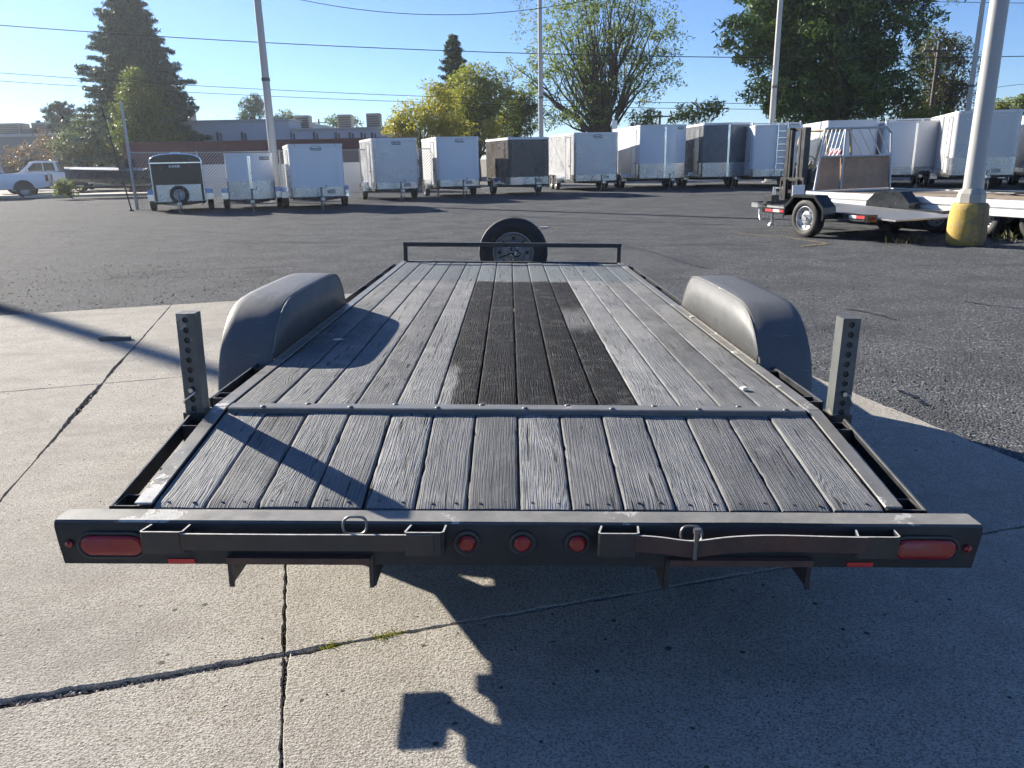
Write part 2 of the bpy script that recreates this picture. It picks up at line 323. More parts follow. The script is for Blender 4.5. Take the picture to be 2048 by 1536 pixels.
# ------------------------------------------------------------------ mesh builder
class MB:
    def __init__(s): s.v = []; s.f = []; s.mi = []; s.k = 0
    def add(s, vs, fs):
        b = len(s.v); s.v += [tuple(p) for p in vs]; s.f += [tuple(i+b for i in q) for q in fs]; s.mi += [s.k]*len(fs); return s
    def mat(s, k): s.k = k; return s
    def box(s, c, d, M=None):
        x, y, z = d[0]/2, d[1]/2, d[2]/2
        P = [Vector((sx*x, sy*y, sz*z)) for sz in (-1, 1) for sy in (-1, 1) for sx in (-1, 1)]
        if M is not None: P = [M @ p for p in P]
        P = [p+Vector(c) for p in P]
        return s.add(P, [(0,2,3,1),(4,5,7,6),(0,1,5,4),(2,6,7,3),(0,4,6,2),(1,3,7,5)])
    def span(s, x0, x1, y0, y1, z0, z1): return s.box(((x0+x1)/2, (y0+y1)/2, (z0+z1)/2), (abs(x1-x0), abs(y1-y0), abs(z1-z0)))
    def bar(s, a, b, w, h=None, up=(0,0,1)):
        a, b = Vector(a), Vector(b); h = h or w; d = b-a; L = d.length; d = d/L
        u = Vector(up)
        if abs(d.dot(u)) > 0.98: u = Vector((0,1,0))
        sx = d.cross(u).normalized(); sz = sx.cross(d)
        M = Matrix((sx, d, sz)).transposed()
        return s.box((a+b)/2, (w, L, h), M)
    def prism(s, poly, axis, a, b):
        """poly of 2D points extruded along axis (0: poly is yz, 1: poly is xz, 2: poly is xy)"""
        def P(p, t): return {0: (t, p[0], p[1]), 1: (p[0], t, p[1]), 2: (p[0], p[1], t)}[axis]
        n = len(poly)
        vs = [P(p, a) for p in poly]+[P(p, b) for p in poly]
        fs = [tuple(range(n-1, -1, -1)), tuple(range(n, 2*n))]+[(i, (i+1) % n, n+(i+1) % n, n+i) for i in range(n)]
        if axis == 1: fs = [f[::-1] for f in fs]
        return s.add(vs, fs)
    def cyl(s, a, b, r0, r1=None, n=12, cap=True):
        a, b = Vector(a), Vector(b); r1 = r0 if r1 is None else r1
        d = (b-a).normalized(); u = d.orthogonal().normalized(); w = d.cross(u)
        vs = []
        for p, r in ((a, r0), (b, r1)):
            vs += [p+r*(math.cos(2*PI*i/n)*u+math.sin(2*PI*i/n)*w) for i in range(n)]
        fs = [(i, (i+1) % n, n+(i+1) % n, n+i) for i in range(n)]
        if cap: fs += [tuple(range(n-1, -1, -1)), tuple(range(n, 2*n))]
        return s.add(vs, fs)
    def tube(s, path, r, n=6, closed=False):
        P = [Vector(p) for p in path]; N = len(P); rr = r if isinstance(r, (list, tuple)) else [r]*N
        vs = []; u = None
        for i, p in enumerate(P):
            if closed: d = (P[(i+1) % N]-P[i-1]).normalized()
            else: d = (P[min(i+1, N-1)]-P[max(i-1, 0)]).normalized()
            if u is None: u = d.orthogonal().normalized()
            else:
                u = u-d*u.dot(d)
                u = u.normalized() if u.length > 1e-6 else d.orthogonal().normalized()
            w = d.cross(u)
            vs += [p+rr[i]*(math.cos(2*PI*k/n)*u+math.sin(2*PI*k/n)*w) for k in range(n)]
        fs = []
        for i in range(N if closed else N-1):
            j = (i+1) % N
            fs += [(i*n+k, i*n+(k+1) % n, j*n+(k+1) % n, j*n+k) for k in range(n)]
        if not closed: fs += [tuple(range(n-1, -1, -1)), tuple(range((N-1)*n, N*n))]
        return s.add(vs, fs)
    def lathe(s, prof, c, axis='x', n=28, closed=False):
        """prof: (t along axis, radius)"""
        vs = []; c = Vector(c)
        for t, r in prof:
            for k in range(n):
                a = 2*PI*k/n; p, q = r*math.cos(a), r*math.sin(a)
                vs.append(c+Vector({'x': (t, p, q), 'y': (p, t, q), 'z': (p, q, t)}[axis]))
        N = len(prof); fs = []
        for i in range(N if closed else N-1):
            j = (i+1) % N
            fs += [(i*n+k, j*n+k, j*n+(k+1) % n, i*n+(k+1) % n) for k in range(n)]
        return s.add(vs, fs)
    def build(s, name, mat, parent=None, smooth=None, bevel=0.0, seg=1, loc=None, recalc=True):
        me = bpy.data.meshes.new(name)
        me.from_pydata(s.v, [], s.f)
        mats = mat if isinstance(mat, (list, tuple)) else [mat]
        for mm in mats: me.materials.append(mm)
        if len(mats) > 1: me.polygons.foreach_set('material_index', s.mi)
        bm = bmesh.new(); bm.from_mesh(me)
        if recalc: bmesh.ops.recalc_face_normals(bm, faces=bm.faces)
        if bevel:
            es = [e for e in bm.edges if len(e.link_faces) == 2 and e.calc_face_angle(0) > 0.5]
            bmesh.ops.bevel(bm, geom=es, offset=bevel, segments=seg, affect='EDGES', profile=0.6, clamp_overlap=True)
        bm.to_mesh(me); bm.free()
        if smooth is not None:
            me.shade_smooth() if smooth >= 180 else me.set_sharp_from_angle(angle=R(smooth))
            if smooth < 180: me.polygons.foreach_set('use_smooth', [True]*len(me.polygons))
        me.update()
        ob = bpy.data.objects.new(name, me); COL.objects.link(ob)
        if parent is not None: ob.parent = parent
        if loc is not None: ob.location = loc
        return ob

def tag(o, label=None, cat=None, group=None, kind=None):
    if label: o['label'] = label
    if cat: o['category'] = cat
    if group: o['group'] = group
    if kind: o['kind'] = kind
    return o
def thing(name, label, cat, loc=(0,0,0), rz=0.0, group=None):
    o = bpy.data.objects.new(name, None); o.empty_display_size = 0.2; COL.objects.link(o)
    o.location = loc; o.rotation_euler = (0, 0, rz)
    return tag(o, label, cat, group)
def copy_obj(o, parent=None, loc=None):
    c = o.copy(); COL.objects.link(c); c.parent = parent
    if loc is not None: c.location = loc
    return c
def raw_mesh(name, V, F4, mat, parent=None, mi=None, smooth=False):
    """fast quads from numpy arrays"""
    me = bpy.data.meshes.new(name); V = np.asarray(V, dtype=np.float32); F4 = np.asarray(F4, dtype=np.int32)
    me.vertices.add(len(V)); me.vertices.foreach_set('co', V.ravel())
    k = F4.shape[1]
    me.loops.add(F4.size); me.loops.foreach_set('vertex_index', F4.ravel())
    me.polygons.add(len(F4)); me.polygons.foreach_set('loop_start', np.arange(0, F4.size, k, dtype=np.int32))
    for mm in (mat if isinstance(mat, (list, tuple)) else [mat]): me.materials.append(mm)
    if mi is not None: me.polygons.foreach_set('material_index', np.asarray(mi, dtype=np.int32))
    me.update(calc_edges=True)
    o = bpy.data.objects.new(name, me); COL.objects.link(o)
    if parent is not None: o.parent = parent
    return o

# ================================================================== GROUND
b = MB(); b.add([(-3000,-600,-0.06),(3000,-600,-0.06),(3000,4500,-0.06),(-3000,4500,-0.06)], [(0,1,2,3)])
DIRT = paint("dry_ground", (0.17, 0.145, 0.105), 0.95, 0.3, scale=0.3)
tag(b.build("ground", DIRT), kind='structure')
b = MB(); b.add([(-70,-25,0),(70,-25,0),(70,42.0,0),(-70,42.0,0)], [(0,1,2,3)])
tag(b.build("asphalt_lot", ASPH), kind='structure')
b = MB(); b.add([(-70,42.0,-0.01),(70,42.0,-0.01),(70,70,-0.01),(-70,70,-0.01)], [(0,1,2,3)])
tag(b.build("street", paint("street_asphalt", (0.10, 0.098, 0.095), 0.8, 0.15, scale=0.5)), kind='structure')
b = MB(); b.span(-70, -13.0, 42.0, 43.8, -0.05, 0.12)
tag(b.build("sidewalk", paint("sidewalk_concrete", (0.46, 0.43, 0.38), 0.85, 0.1, scale=1.0), bevel=0.02), kind='structure')

# concrete apron: slabs laid in a grid turned 14.5 degrees
TH = R(14.5); J0 = Vector((-0.75, 2.07)); U = Vector((math.cos(TH), math.sin(TH))); Vv = Vector((-math.sin(TH), math.cos(TH)))
def uv(u, v): q = J0+U*u+Vv*v; return (q.x, q.y)
SLAB_Z = 0.022
b = MB(); pts = [uv(-7, -5), uv(3.38, -5), uv(3.38, 6.78), uv(-7, 6.78)]
b.add([(*p, 0.004) for p in pts], [(0,1,2,3)])
BEDM = paint("joint_dirt", (0.085, 0.075, 0.062), 0.95, 0.5, scale=30, bump=1.0)
apron = tag(b.build("concrete_apron", BEDM), kind='structure')
def n1(x, s):
    i = math.floor(x); f = x-i; f = f*f*(3-2*f)
    def h(k):
        q = math.sin(k*127.1+s*311.7)*43758.5453; return q-math.floor(q)
    return h(i)*(1-f)+h(i+1)*f-0.5
def rough_edge(t, s): return 0.005*n1(t*3.1, s)+0.009*n1(t*11, s+3)+0.010*n1(t*29, s+9)+0.006*n1(t*73, s+5)
def slab(u0, u1, v0, v1, ins, crumble):
    """ins: inset of left, right, near, far edge (half the joint); crumble: extra break-away function per side"""
    out = []
    def run(a, bb, fixed, side, horiz, sgn, seed):
        n = max(2, int(abs(bb-a)/0.014)); L = []
        for i in range(n):
            t = a+(bb-a)*i/n
            e = ins[side]+max(-0.002, rough_edge(t, seed)*0.9)+crumble(side, t)
            L.append((t, fixed+sgn*e) if horiz else (fixed+sgn*e, t))
        return L
    a0, a1, c0, c1 = u0+ins[0], u1-ins[1], v0+ins[2], v1-ins[3]
    out += run(a0, a1, v0, 2, True, 1, u0+v0*3.3+1)
    out += run(c0, c1, u1, 1, False, -1, u1*2.7+v0+5)
    out += run(a1, a0, v1, 3, True, -1, u0*1.9+v1+8)
    out += run(c1, c0, u0, 0, False, 1, u0*5.1+v1+12)
    n = len(out); cu, cv = (u0+u1)/2, (v0+v1)/2
    vs = []
    for k, (ofs, z) in enumerate(((0.004, SLAB_Z), (0.001, SLAB_Z-0.003), (0.0, 0.0))):
        for (uu, vv) in out:
            du = min(ofs, abs(uu-cu))*(1 if uu < cu else -1) if (abs(uu-u0) < 0.2 or abs(uu-u1) < 0.2) else 0
            dv = min(ofs, abs(vv-cv))*(1 if vv < cv else -1) if (abs(vv-v0) < 0.2 or abs(vv-v1) < 0.2) else 0
            x, y = uv(uu+du, vv+dv); vs.append((x, y, z))
    fs = [tuple(range(n))]
    for k in range(2): fs += [(k*n+i, (k+1)*n+i, (k+1)*n+(i+1) % n, k*n+(i+1) % n) for i in range(n)]
    mb = MB(); mb.add(vs, fs)
    return mb.build("slab", CONC, apron, recalc=True)
no = lambda s, t: 0.0
def g(x, c, w): return math.exp(-((x-c)/w)**2)
slab(0.0, 3.45, -4.5, 0.0, (0.003, 0, 0, 0.003), lambda s, t: (0.020*g(t, 0.05, 0.12) if s in (0, 3) else 0))
slab(-1.28, 0.0, -4.5, 0.0, (0.002, 0.003, 0, 0.012), lambda s, t: (0.020*g(t, -0.6, 0.5) if s == 3 else 0))
slab(-7.0, -1.28, -4.5, 0.0, (0, 0.002, 0, 0.012), no)
slab(0.0, 3.45, 0.0, 3.6, (0.003, 0, 0.004, 0.002), no)
slab(-1.28, 0.0, 0.0, 3.6, (0.002, 0.003, 0.006, 0.002), lambda s, t: (0.012*g(t, 3.2, 0.45) if s == 0 else 0))
slab(-7.0, -1.28, 0.0, 3.6, (0, 0.002, 0.006, 0.002), lambda s, t: (0.045*g(t, 3.15, 0.42)*(0.4+1.2*abs(n1(t*9, 4))) if s == 1 else 0))
slab(0.0, 3.45, 3.6, 6.85, (0.003, 0, 0.002, 0), no)
slab(-1.28, 0.0, 3.6, 6.85, (0.002, 0.003, 0.002, 0), no)
slab(-7.0, -1.28, 3.6, 6.85, (0, 0.002, 0.002, 0), lambda s, t: (0.02*g(t, 4.1, 0.4) if s == 1 else 0))

# broken concrete crumbs in the wide joints and loose grit on the slabs
rng = np.random.default_rng(3)
def pebbles(name, pts, sizes, mat, kind='stuff'):
    octa = np.array([[1,0,0],[-1,0,0],[0,1,0],[0,-1,0],[0,0,1],[0,0,-1]], float); of = np.array([[0,2,4],[2,1,4],[1,3,4],[3,0,4],[2,0,5],[1,2,5],[3,1,5],[0,3,5]])
    V = []; F = []
    for i, (p, sz) in enumerate(zip(pts, sizes)):
        a = rng.uniform(0, 6.28); c, s_ = math.cos(a), math.sin(a)
        q = octa*np.array([sz*rng.uniform(.7, 1.4), sz*rng.uniform(.6, 1), sz*rng.uniform(.4, .7)]); q += rng.normal(0, sz*0.15, q.shape)
        q = np.stack([q[:, 0]*c-q[:, 1]*s_, q[:, 0]*s_+q[:, 1]*c, q[:, 2]], 1)+np.array(p)
        F.append(of+6*i); V.append(q)
    o = raw_mesh(name, np.concatenate(V), np.concatenate(F), mat)
    return tag(o, kind=kind)
P = []; S = []
for i in range(700):
    t = rng.uniform(-1.2, 0.05); x, y = uv(t, rng.normal(0.0, 0.014)); P.append((x, y, 0.008)); S.append(rng.uniform(0.003, 0.011))
for i in range(700):
    v_ = rng.normal(3.3, 0.7); x, y = uv(-1.30+rng.normal(-0.03, 0.035), v_); P.append((x, y, 0.010)); S.append(rng.uniform(0.004, 0.014))
for i in range(520):
    x, y = uv(rng.normal(0, 0.012), rng.uniform(-1.2, 0.8)); P.append((x, y, 0.008)); S.append(rng.uniform(0.003, 0.009))
o = pebbles("joint_rubble", P, S, CONC); tag(o, "grey crumbs of broken concrete lying in the slab joints", "rubble")
P = []; S = []
for i in range(260):
    x, y = rng.uniform(-3.6, 2.4), rng.uniform(1.5, 7.5); P.append((x, y, SLAB_Z+0.001)); S.append(rng.uniform(0.0015, 0.005))
o = pebbles("loose_grit", P, S, paint("grit", (0.13, 0.115, 0.095), 0.9, 0.5, scale=40)); tag(o, "dark specks of loose grit scattered over the concrete", "grit")
P = []; S = []
for i in range(5200):
    d = rng.uniform(0, 1)**2; 
    if rng.random() < 0.5: u_, v_ = rng.uniform(-7, 3.5), 6.86+d*4.5
    else: u_, v_ = 3.47+d*4.0, rng.uniform(-3.5, 7)
    x, y = uv(u_, v_); P.append((x, y, 0.004)); S.append(rng.uniform(0.004, 0.012))
o = pebbles("loose_gravel", P, S, paint("gravel", (0.10, 0.102, 0.105), 0.85, 0.6, scale=30)); tag(o, "loose gravel along the edge of the asphalt", "gravel")

# moss tufts in the joint
MOSS = leaf_mat("moss", [(0.10, 0.12, 0.03), (0.20, 0.20, 0.06), (0.14, 0.16, 0.05)], 0.3)
def tuft(name, label, cat, centers, n, h, w, mat, spread, kind='stuff'):
    V = []; F = []
    for c in centers:
        for i in range(n):
            a = rng.uniform(0, 6.28); r = spread*math.sqrt(rng.random()); bx, by = c[0]+r*math.cos(a), c[1]+r*math.sin(a)
            hh = h*rng.uniform(.4, 1.2); a2 = rng.uniform(0, 6.28); le = hh*rng.uniform(.2, .9); k = len(V)
            dx, dy = math.cos(a2), math.sin(a2)
            V += [(bx-dy*w/2, by+dx*w/2, c[2]), (bx+dy*w/2, by-dx*w/2, c[2]), (bx+dx*le*.4+dy*w/3, by+dy*le*.4-dx*w/3, c[2]+hh*.65), (bx+dx*le, by+dy*le, c[2]+hh)]
            F.append((k, k+1, k+2, k+3))
    return tag(raw_mesh(name, V, F, mat), label, cat, kind=kind)
tuft("joint_moss", "small green moss tufts growing in the slab joint", "moss", [(*uv(t, 0.004*math.sin(t*40)), 0.006) for t in (0.13, 0.145, 0.16, 0.29, 0.30, 0.315, 0.33, 0.345, 0.36, 0.20)], 46, 0.022, 0.004, MOSS, 0.016)

# long tar crack and faded yellow paint marks on the asphalt
def ribbon(name, pts, w, z, mat, jitter=0.0):
    V = []; F = []
    for i, p in enumerate(pts):
        q = pts[min(i+1, len(pts)-1)]; pr = pts[max(i-1, 0)]
        d = Vector((q[0]-pr[0], q[1]-pr[1])).normalized(); nx, ny = -d.y, d.x
        ww = w*(1+jitter*n1(i*0.7, w*100)); V += [(p[0]+nx*ww/2, p[1]+ny*ww/2, z), (p[0]-nx*ww/2, p[1]-ny*ww/2, z)]
    F = [(2*i, 2*i+1, 2*i+3, 2*i+2) for i in range(len(pts)-1)]
    b = MB(); b.add(V, F); return tag(b.build(name, mat), kind='structure')
TAR = paint("tar", (0.012, 0.012, 0.013), 0.45, 0.3)
def gpath(px, n=24, wob=0.03, seed=1):
    pts = [atZ(*q) for q in px]; out = []
    for i in range(len(pts)-1):
        for k in range(n):
            t = k/n; p = pts[i].lerp(pts[i+1], t); out.append((p.x+wob*n1((i*n+k)*0.6, seed), p.y+wob*n1((i*n+k)*0.5, seed+7)))
    return out
ribbon("tar_crack", gpath([(940, 425), (1090, 436), (1300, 444), (1490, 451)], seed=2), 0.06, 0.004, TAR, 1.4)
ribbon("tar_crack", gpath([(300, 428), (600, 434), (940, 424)], seed=4), 0.05, 0.004, TAR, 1.4)
for k, q in enumerate(([(1690, 618), (1740, 626), (1790, 641)], [(1930, 603), (1985, 612), (2060, 618)], [(1800, 782), (1830, 796), (1852, 811)], [(1150, 480), (1290, 500), (1420, 540)], [(120, 470), (330, 486), (520, 478)])):
    ribbon("tar_crack", gpath(q, 20, 0.05, 20+k), 0.022, 0.004, TAR, 1.8)
YMARK = NT("faded_yellow_marking"); _v = YMARK.mapv()
YMARK = YMARK.fin(YMARK.mix(YMARK.ramp(YMARK.noise(_v, 14, 5, 0.75), [(0.46, 0.0), (0.56, 1.0)]), (0.045, 0.045, 0.045), (0.22, 0.175, 0.08)), 0.85)
ribbon("parking_mark", gpath([(1470, 466), (1570, 474), (1660, 488)], 12, 0.01, 6), 0.10, 0.004, YMARK, 0.5)
ribbon("parking_mark", gpath([(1600, 494), (1665, 487)], 8, 0.01, 8), 0.10, 0.008, YMARK, 0.5)

# ================================================================== MAIN TRAILER
TR = thing("flatbed_trailer", "grey weathered wood-deck car hauler trailer with dovetail and red tail lights", "trailer", (-0.0026, 2.5643, 0.6395))
TR.rotation_euler = (R(-1.4018), R(1.5856), R(-0.465))
MAINL, DOVY, DOVZ, HW = 4.906, -0.625, -0.097, 1.015
NP = 14; PW = 2*HW/NP
def plank(i, y0, y1, dove):
    gap = 0.0048; x0 = -HW+i*PW+gap/2; x1 = -HW+(i+1)*PW-gap/2
    rs = random.Random(i*7+dove*131)
    n = 26 if dove else 70
    zt = rs.uniform(-0.0025, 0.0025); cup = rs.uniform(-0.0012, 0.0018); tw = rs.uniform(-0.0015, 0.0015)
    prof = [(0, -0.038), (0, -0.006), (0.001, -0.0022), (0.0035, -0.0005), (0.009, 0.0)]
    nb = (0.0, 0.25, 0.5, 0.75, 1.0)
    vs = []; cols = None
    chips = [(rs.uniform(y0, y1), rs.choice((0, 1)), rs.uniform(0.002, 0.006), rs.uniform(0.004, 0.02)) for _ in range(3 if dove else 9)]
    for k in range(n+1):
        y = y0+(y1-y0)*k/n
        el = 0.0012*n1(y*9+i*3.1, 1)+0.0008*n1(y*31, i); er = 0.0012*n1(y*9+i*5.7, 2)+0.0008*n1(y*29, i+40)
        for (cy, sd, dep, wd) in chips:
            e = dep*math.exp(-((y-cy)/wd)**2)
            if sd: er += e
            else: el += e
        a, bb = x0+abs(el)*1.0, x1-abs(er)*1.0
        zb = DOVZ*(-y/0.625) if False else (DOVZ*(y/DOVY) if dove else 0.0)
        end = 0.0
        if k == 0 or k == n: end = -0.004
        ring = []
        for (dx, dz) in prof: ring.append((a+dx, dz))
        for t in nb[1:-1]: ring.append((a+0.009+(bb-a-0.018)*t, cup*(1-abs(2*t-1))*1.0+0.0012*n1(y*5+t*9, i+dove*3)))
        for (dx, dz) in reversed(prof): ring.append((bb-dx, dz))
        for (x, z) in ring:
            vs.append((x, y, zb+z+zt+tw*(x-x0)/PW+(end if z > -0.02 else 0)))
        cols = len(ring)
    fs = []
    for k in range(n): fs += [(k*cols+j, k*cols+j+1, (k+1)*cols+j+1, (k+1)*cols+j) for j in range(cols-1)]
    fs += [tuple(range(cols-1, -1, -1)), tuple(range(n*cols, (n+1)*cols))]
    fs += [(k*cols, (k+1)*cols, (k+1)*cols+cols-1, k*cols+cols-1) for k in range(n)]
    mb = MB(); mb.add(vs, fs)
    return mb.build("deck_plank", WOOD, TR, smooth=45), zt
NAILM = paint("nail_head", (0.03, 0.028, 0.027), 0.6, 0.3)
for i in range(NP):
    plank(i, -0.004, MAINL-0.004, 0)
for i in range(NP):
    pl, zt = plank(i, DOVY+0.008, -0.008, 1)
    for s_ in (0.28, 0.74):
        x = -HW+(i+s_+random.uniform(-.05, .05))*PW; y = DOVY+0.035+random.uniform(-.006, .006)
        z = DOVZ*(y/DOVY)+zt
        mb = MB(); mb.lathe([(0.0008, 0.0001), (0.0012, 0.0045), (-0.002, 0.0062)], (x, y, z), 'z', 8)
        mb.build("nail", NAILM, pl)
# joint strip with bolts
b = MB(); b.prism([(-0.034, 0.001), (0.030, 0.001), (0.030, 0.009), (0.024, 0.011), (-0.028, 0.011), (-0.034, 0.008), (-0.036, -0.016), (-0.034, -0.018)], 0, -1.003, 1.003)
strip = b.build("joint_strip", GREYP, TR)
b = MB(); b.lathe([(0.006, 0.0001), (0.0055, 0.005), (0.004, 0.0085), (0.0, 0.0105), (-0.002, 0.0105)], (0, 0, 0), 'z', 12)
bolt0 = b.build("bolt", GREYP, strip, smooth=60, loc=(-0.885, -0.018, 0.010))
for k in range(1, 7): copy_obj(bolt0, strip, (-0.885+k*0.3035, -0.018, 0.010))
for k in range(6): copy_obj(bolt0, strip, (-0.735+k*0.3035+random.uniform(-.004, .004), 0.019, 0.0095))

# frame: side channels, angles, rub rails, stake pockets
for sx in (-1, 1):
    b = MB(); b.span(sx*1.016, sx*1.064, 0.0, MAINL, -0.0005, 0.0065); b.build("side_angle", ANGLEP, TR, bevel=0.0015)
    b = MB(); b.prism([(-0.004, 0.0065), (DOVY+0.01, DOVZ+0.0085), (DOVY+0.01, DOVZ+0.002), (-0.004, 0.0)], 0, sx*1.016, sx*1.064)
    b.build("side_angle", ANGLEP, TR, bevel=0.0015)
    b = MB(); b.span(sx*1.020, sx*1.060, 0.0, MAINL, -0.088, -0.002)
    b.build("frame_rail", BLACKP, TR)
    b = MB(); b.prism([(-0.002, -0.002), (DOVY+0.012, DOVZ-0.002), (DOVY+0.012, DOVZ-0.100), (-0.002, -0.088)], 0, sx*1.020, sx*1.060)
    b.build("frame_rail", BLACKP, TR)
    # rub rail
    for (ya, yb) in ((0.145, 0.70), (2.30, 4.86)):
        b = MB(); b.span(sx*1.127, sx*1.137, ya, yb, -0.060, -0.006); b.build("rub_rail", BLACKP, TR, bevel=0.002)
    b = MB(); b.prism([(0.70, -0.03), (0.70, -0.25), (0.66, -0.25), (0.30, -0.085), (0.30, -0.03)], 0, sx*1.100, sx*1.106); b.build("fender_brace", BLACKP, TR)
    b = MB(); b.prism([(-0.045, -0.012), (DOVY+0.012, DOVZ-0.004), (DOVY+0.012, DOVZ-0.06), (-0.045, -0.064)], 0, sx*1.127, sx*1.137)
    b.build("rub_rail", BLACKP, TR, bevel=0.002)
    def pocket(y, L=0.075):
        z = -0.008 if y > -0.01 else DOVZ*(y/DOVY)-0.006
        mb = MB()
        xa, xb = sx*1.0645, sx*1.1265
        mb.add([(xa, y, z), (xb, y, z), (xb, y, z-0.08), (xa, y, z-0.08), (xa, y+0.005, z), (xb-sx*0.004, y+0.005, z), (xb-sx*0.004, y+0.005, z-0.08), (xa, y+0.005, z-0.08)], [(0,1,2,3),(4,7,6,5),(0,4,5,1),(3,2,6,7)])
        k0 = len(mb.v); mb.add([(xa, y+L, z), (xb, y+L, z), (xb, y+L, z-0.08), (xa, y+L, z-0.08), (xa, y+L-0.005, z), (xb-sx*0.004, y+L-0.005, z), (xb-sx*0.004, y+L-0.005, z-0.08), (xa, y+L-0.005, z-0.08)], [(0,3,2,1),(4,5,6,7),(0,1,5,4),(3,7,6,2)])
        mb.f += [(1, k0+1, k0+2, 2), (5, 6, k0+6, k0+5), (1, 5, k0+5, k0+1), (2, k0+2, k0+6, 6)]; mb.mi += [0]*4
        mb.build("stake_pocket", BLACKP, TR)
    for y in (-0.125, -0.61, 0.62, 2.33, 3.25, 3.95, 4.62): pocket(y, 0.080)
    pocket(0.15, 0.075)
# crossmembers, front beam, tongue
b = MB(); b.span(-1.02, 1.02, -0.634, -0.575, -0.215, -0.140); b.build("crossmember", BLACKP, TR)  # rear one added to keep sunlight from slipping through ahead of the bumper
for k, y in enumerate([0.03, 0.55, 1.1, 1.7, 2.3, 2.9, 3.5, 4.1, 4.84]):
    b = MB(); b.span(-1.02, 1.02, y-0.02, y+0.02, -0.115, -0.041); b.build("crossmember", BLACKP, TR)
b = MB(); b.span(-1.064, 1.064, MAINL, MAINL+0.05, -0.12, 0.008); b.build("front_beam", BLACKP, TR, bevel=0.003)
for sx in (-1, 1):
    b = MB(); b.bar((sx*0.72, MAINL-0.2, -0.13), (sx*0.05, MAINL+1.35, -0.13), 0.055, 0.10); b.build("tongue_beam", BLACKP, TR)
b = MB(); b.cyl((0, MAINL+1.3, -0.11), (0, MAINL+1.62, -0.11), 0.05, 0.06, 10); b.build("coupler", BLACKP, TR)
b = MB(); b.cyl((0.0, MAINL+1.0, 0.02), (0.0, MAINL+1.0, -0.50), 0.03, 0.03, 10); b.build("tongue_jack", BLACKP, TR)
# front rail
b = MB(); t_ = 0.040
b.span(-1.052, 1.052, MAINL+0.006, MAINL+0.046, 0.147, 0.187); b.span(-1.050, -1.012, MAINL+0.008, MAINL+0.044, 0.0, 0.147); b.span(1.012, 1.050, MAINL+0.008, MAINL+0.044, 0.0, 0.147)
b.build("front_rail", BLACKP, TR, bevel=0.003)

# wheels
def wheel(parent, c, R_=0.335, w=0.20, rim=0.205, axis='x', out=1, tread=True, rimmat=RIMS, n=36):
    """a tyre with its rim; out is the side the rim face looks to (+1 / -1 along the axis)"""
    h = w/2
    prof = [(-h*0.72, rim), (-h*0.92, rim+0.02), (-h, rim+(R_-rim)*0.5), (-h*0.93, R_-0.028), (-h*0.80, R_-0.006)]
    if tread:
        for tt in (-0.52, -0.17, 0.17, 0.52): prof += [(h*(tt-0.05), R_), (h*(tt-0.04), R_-0.009), (h*(tt+0.04), R_-0.009), (h*(tt+0.05), R_)]
    else: prof += [(0, R_)]
    prof += [(h*0.80, R_-0.006), (h*0.93, R_-0.028), (h, rim+(R_-rim)*0.5), (h*0.92, rim+0.02), (h*0.72, rim)]
    mb = MB(); mb.lathe(prof, (0, 0, 0), axis, n)
    ty = mb.build("wheel", RUBBER, parent, smooth=40, loc=c)
    s = out; mb = MB()
    pr = [(s*h*0.80, rim+0.004), (s*h*0.82, rim-0.008), (s*h*0.62, rim-0.016), (s*h*0.42, rim-0.030), (s*h*0.30, rim*0.62), (s*h*0.48, rim*0.50), (s*h*0.52, rim*0.34), (s*h*0.46, 0.0005), (-s*h*0.7, 0.0005)]
    mb.lathe(pr, (0, 0, 0), axis, n)
    mb.mat(1)
    ax = {'x': Vector((1, 0, 0)), 'y': Vector((0, 1, 0))}[axis]
    e1 = Vector((0, 0, 1)); e2 = ax.cross(e1)
    for k in range(8):
        a = 2*PI*k/8; d = e1*math.cos(a)+e2*math.sin(a)
        p = d*rim*0.70+ax*(s*h*0.36); mb.cyl(p-ax*(s*0.004), p+ax*(s*0.010), rim*0.085, rim*0.085, 8)
    mb.mat(2)
    for k in range(5):
        a = 2*PI*(k+.5)/5; d = e1*math.cos(a)+e2*math.sin(a)
        p = d*rim*0.33+ax*(s*h*0.5); mb.cyl(p, p+ax*(s*0.022), 0.011, 0.010, 6)
    mb.cyl(ax*(s*h*0.45), ax*(s*h*0.78), rim*0.20, rim*0.17, 12)
    mb.build("rim", [rimmat, BLK, STEEL], ty, smooth=40)
    return ty
for sx in (-1, 1):
    for y in (1.08, 1.90): wheel(TR, (sx*1.185, y, -0.265), 0.335, 0.19, 0.20, out=sx, n=28)
for y in (1.08, 1.90):
    b = MB(); b.cyl((-1.1, y, -0.265), (1.1, y, -0.265), 0.032, 0.032, 8); b.build("axle", BLACKP, TR)

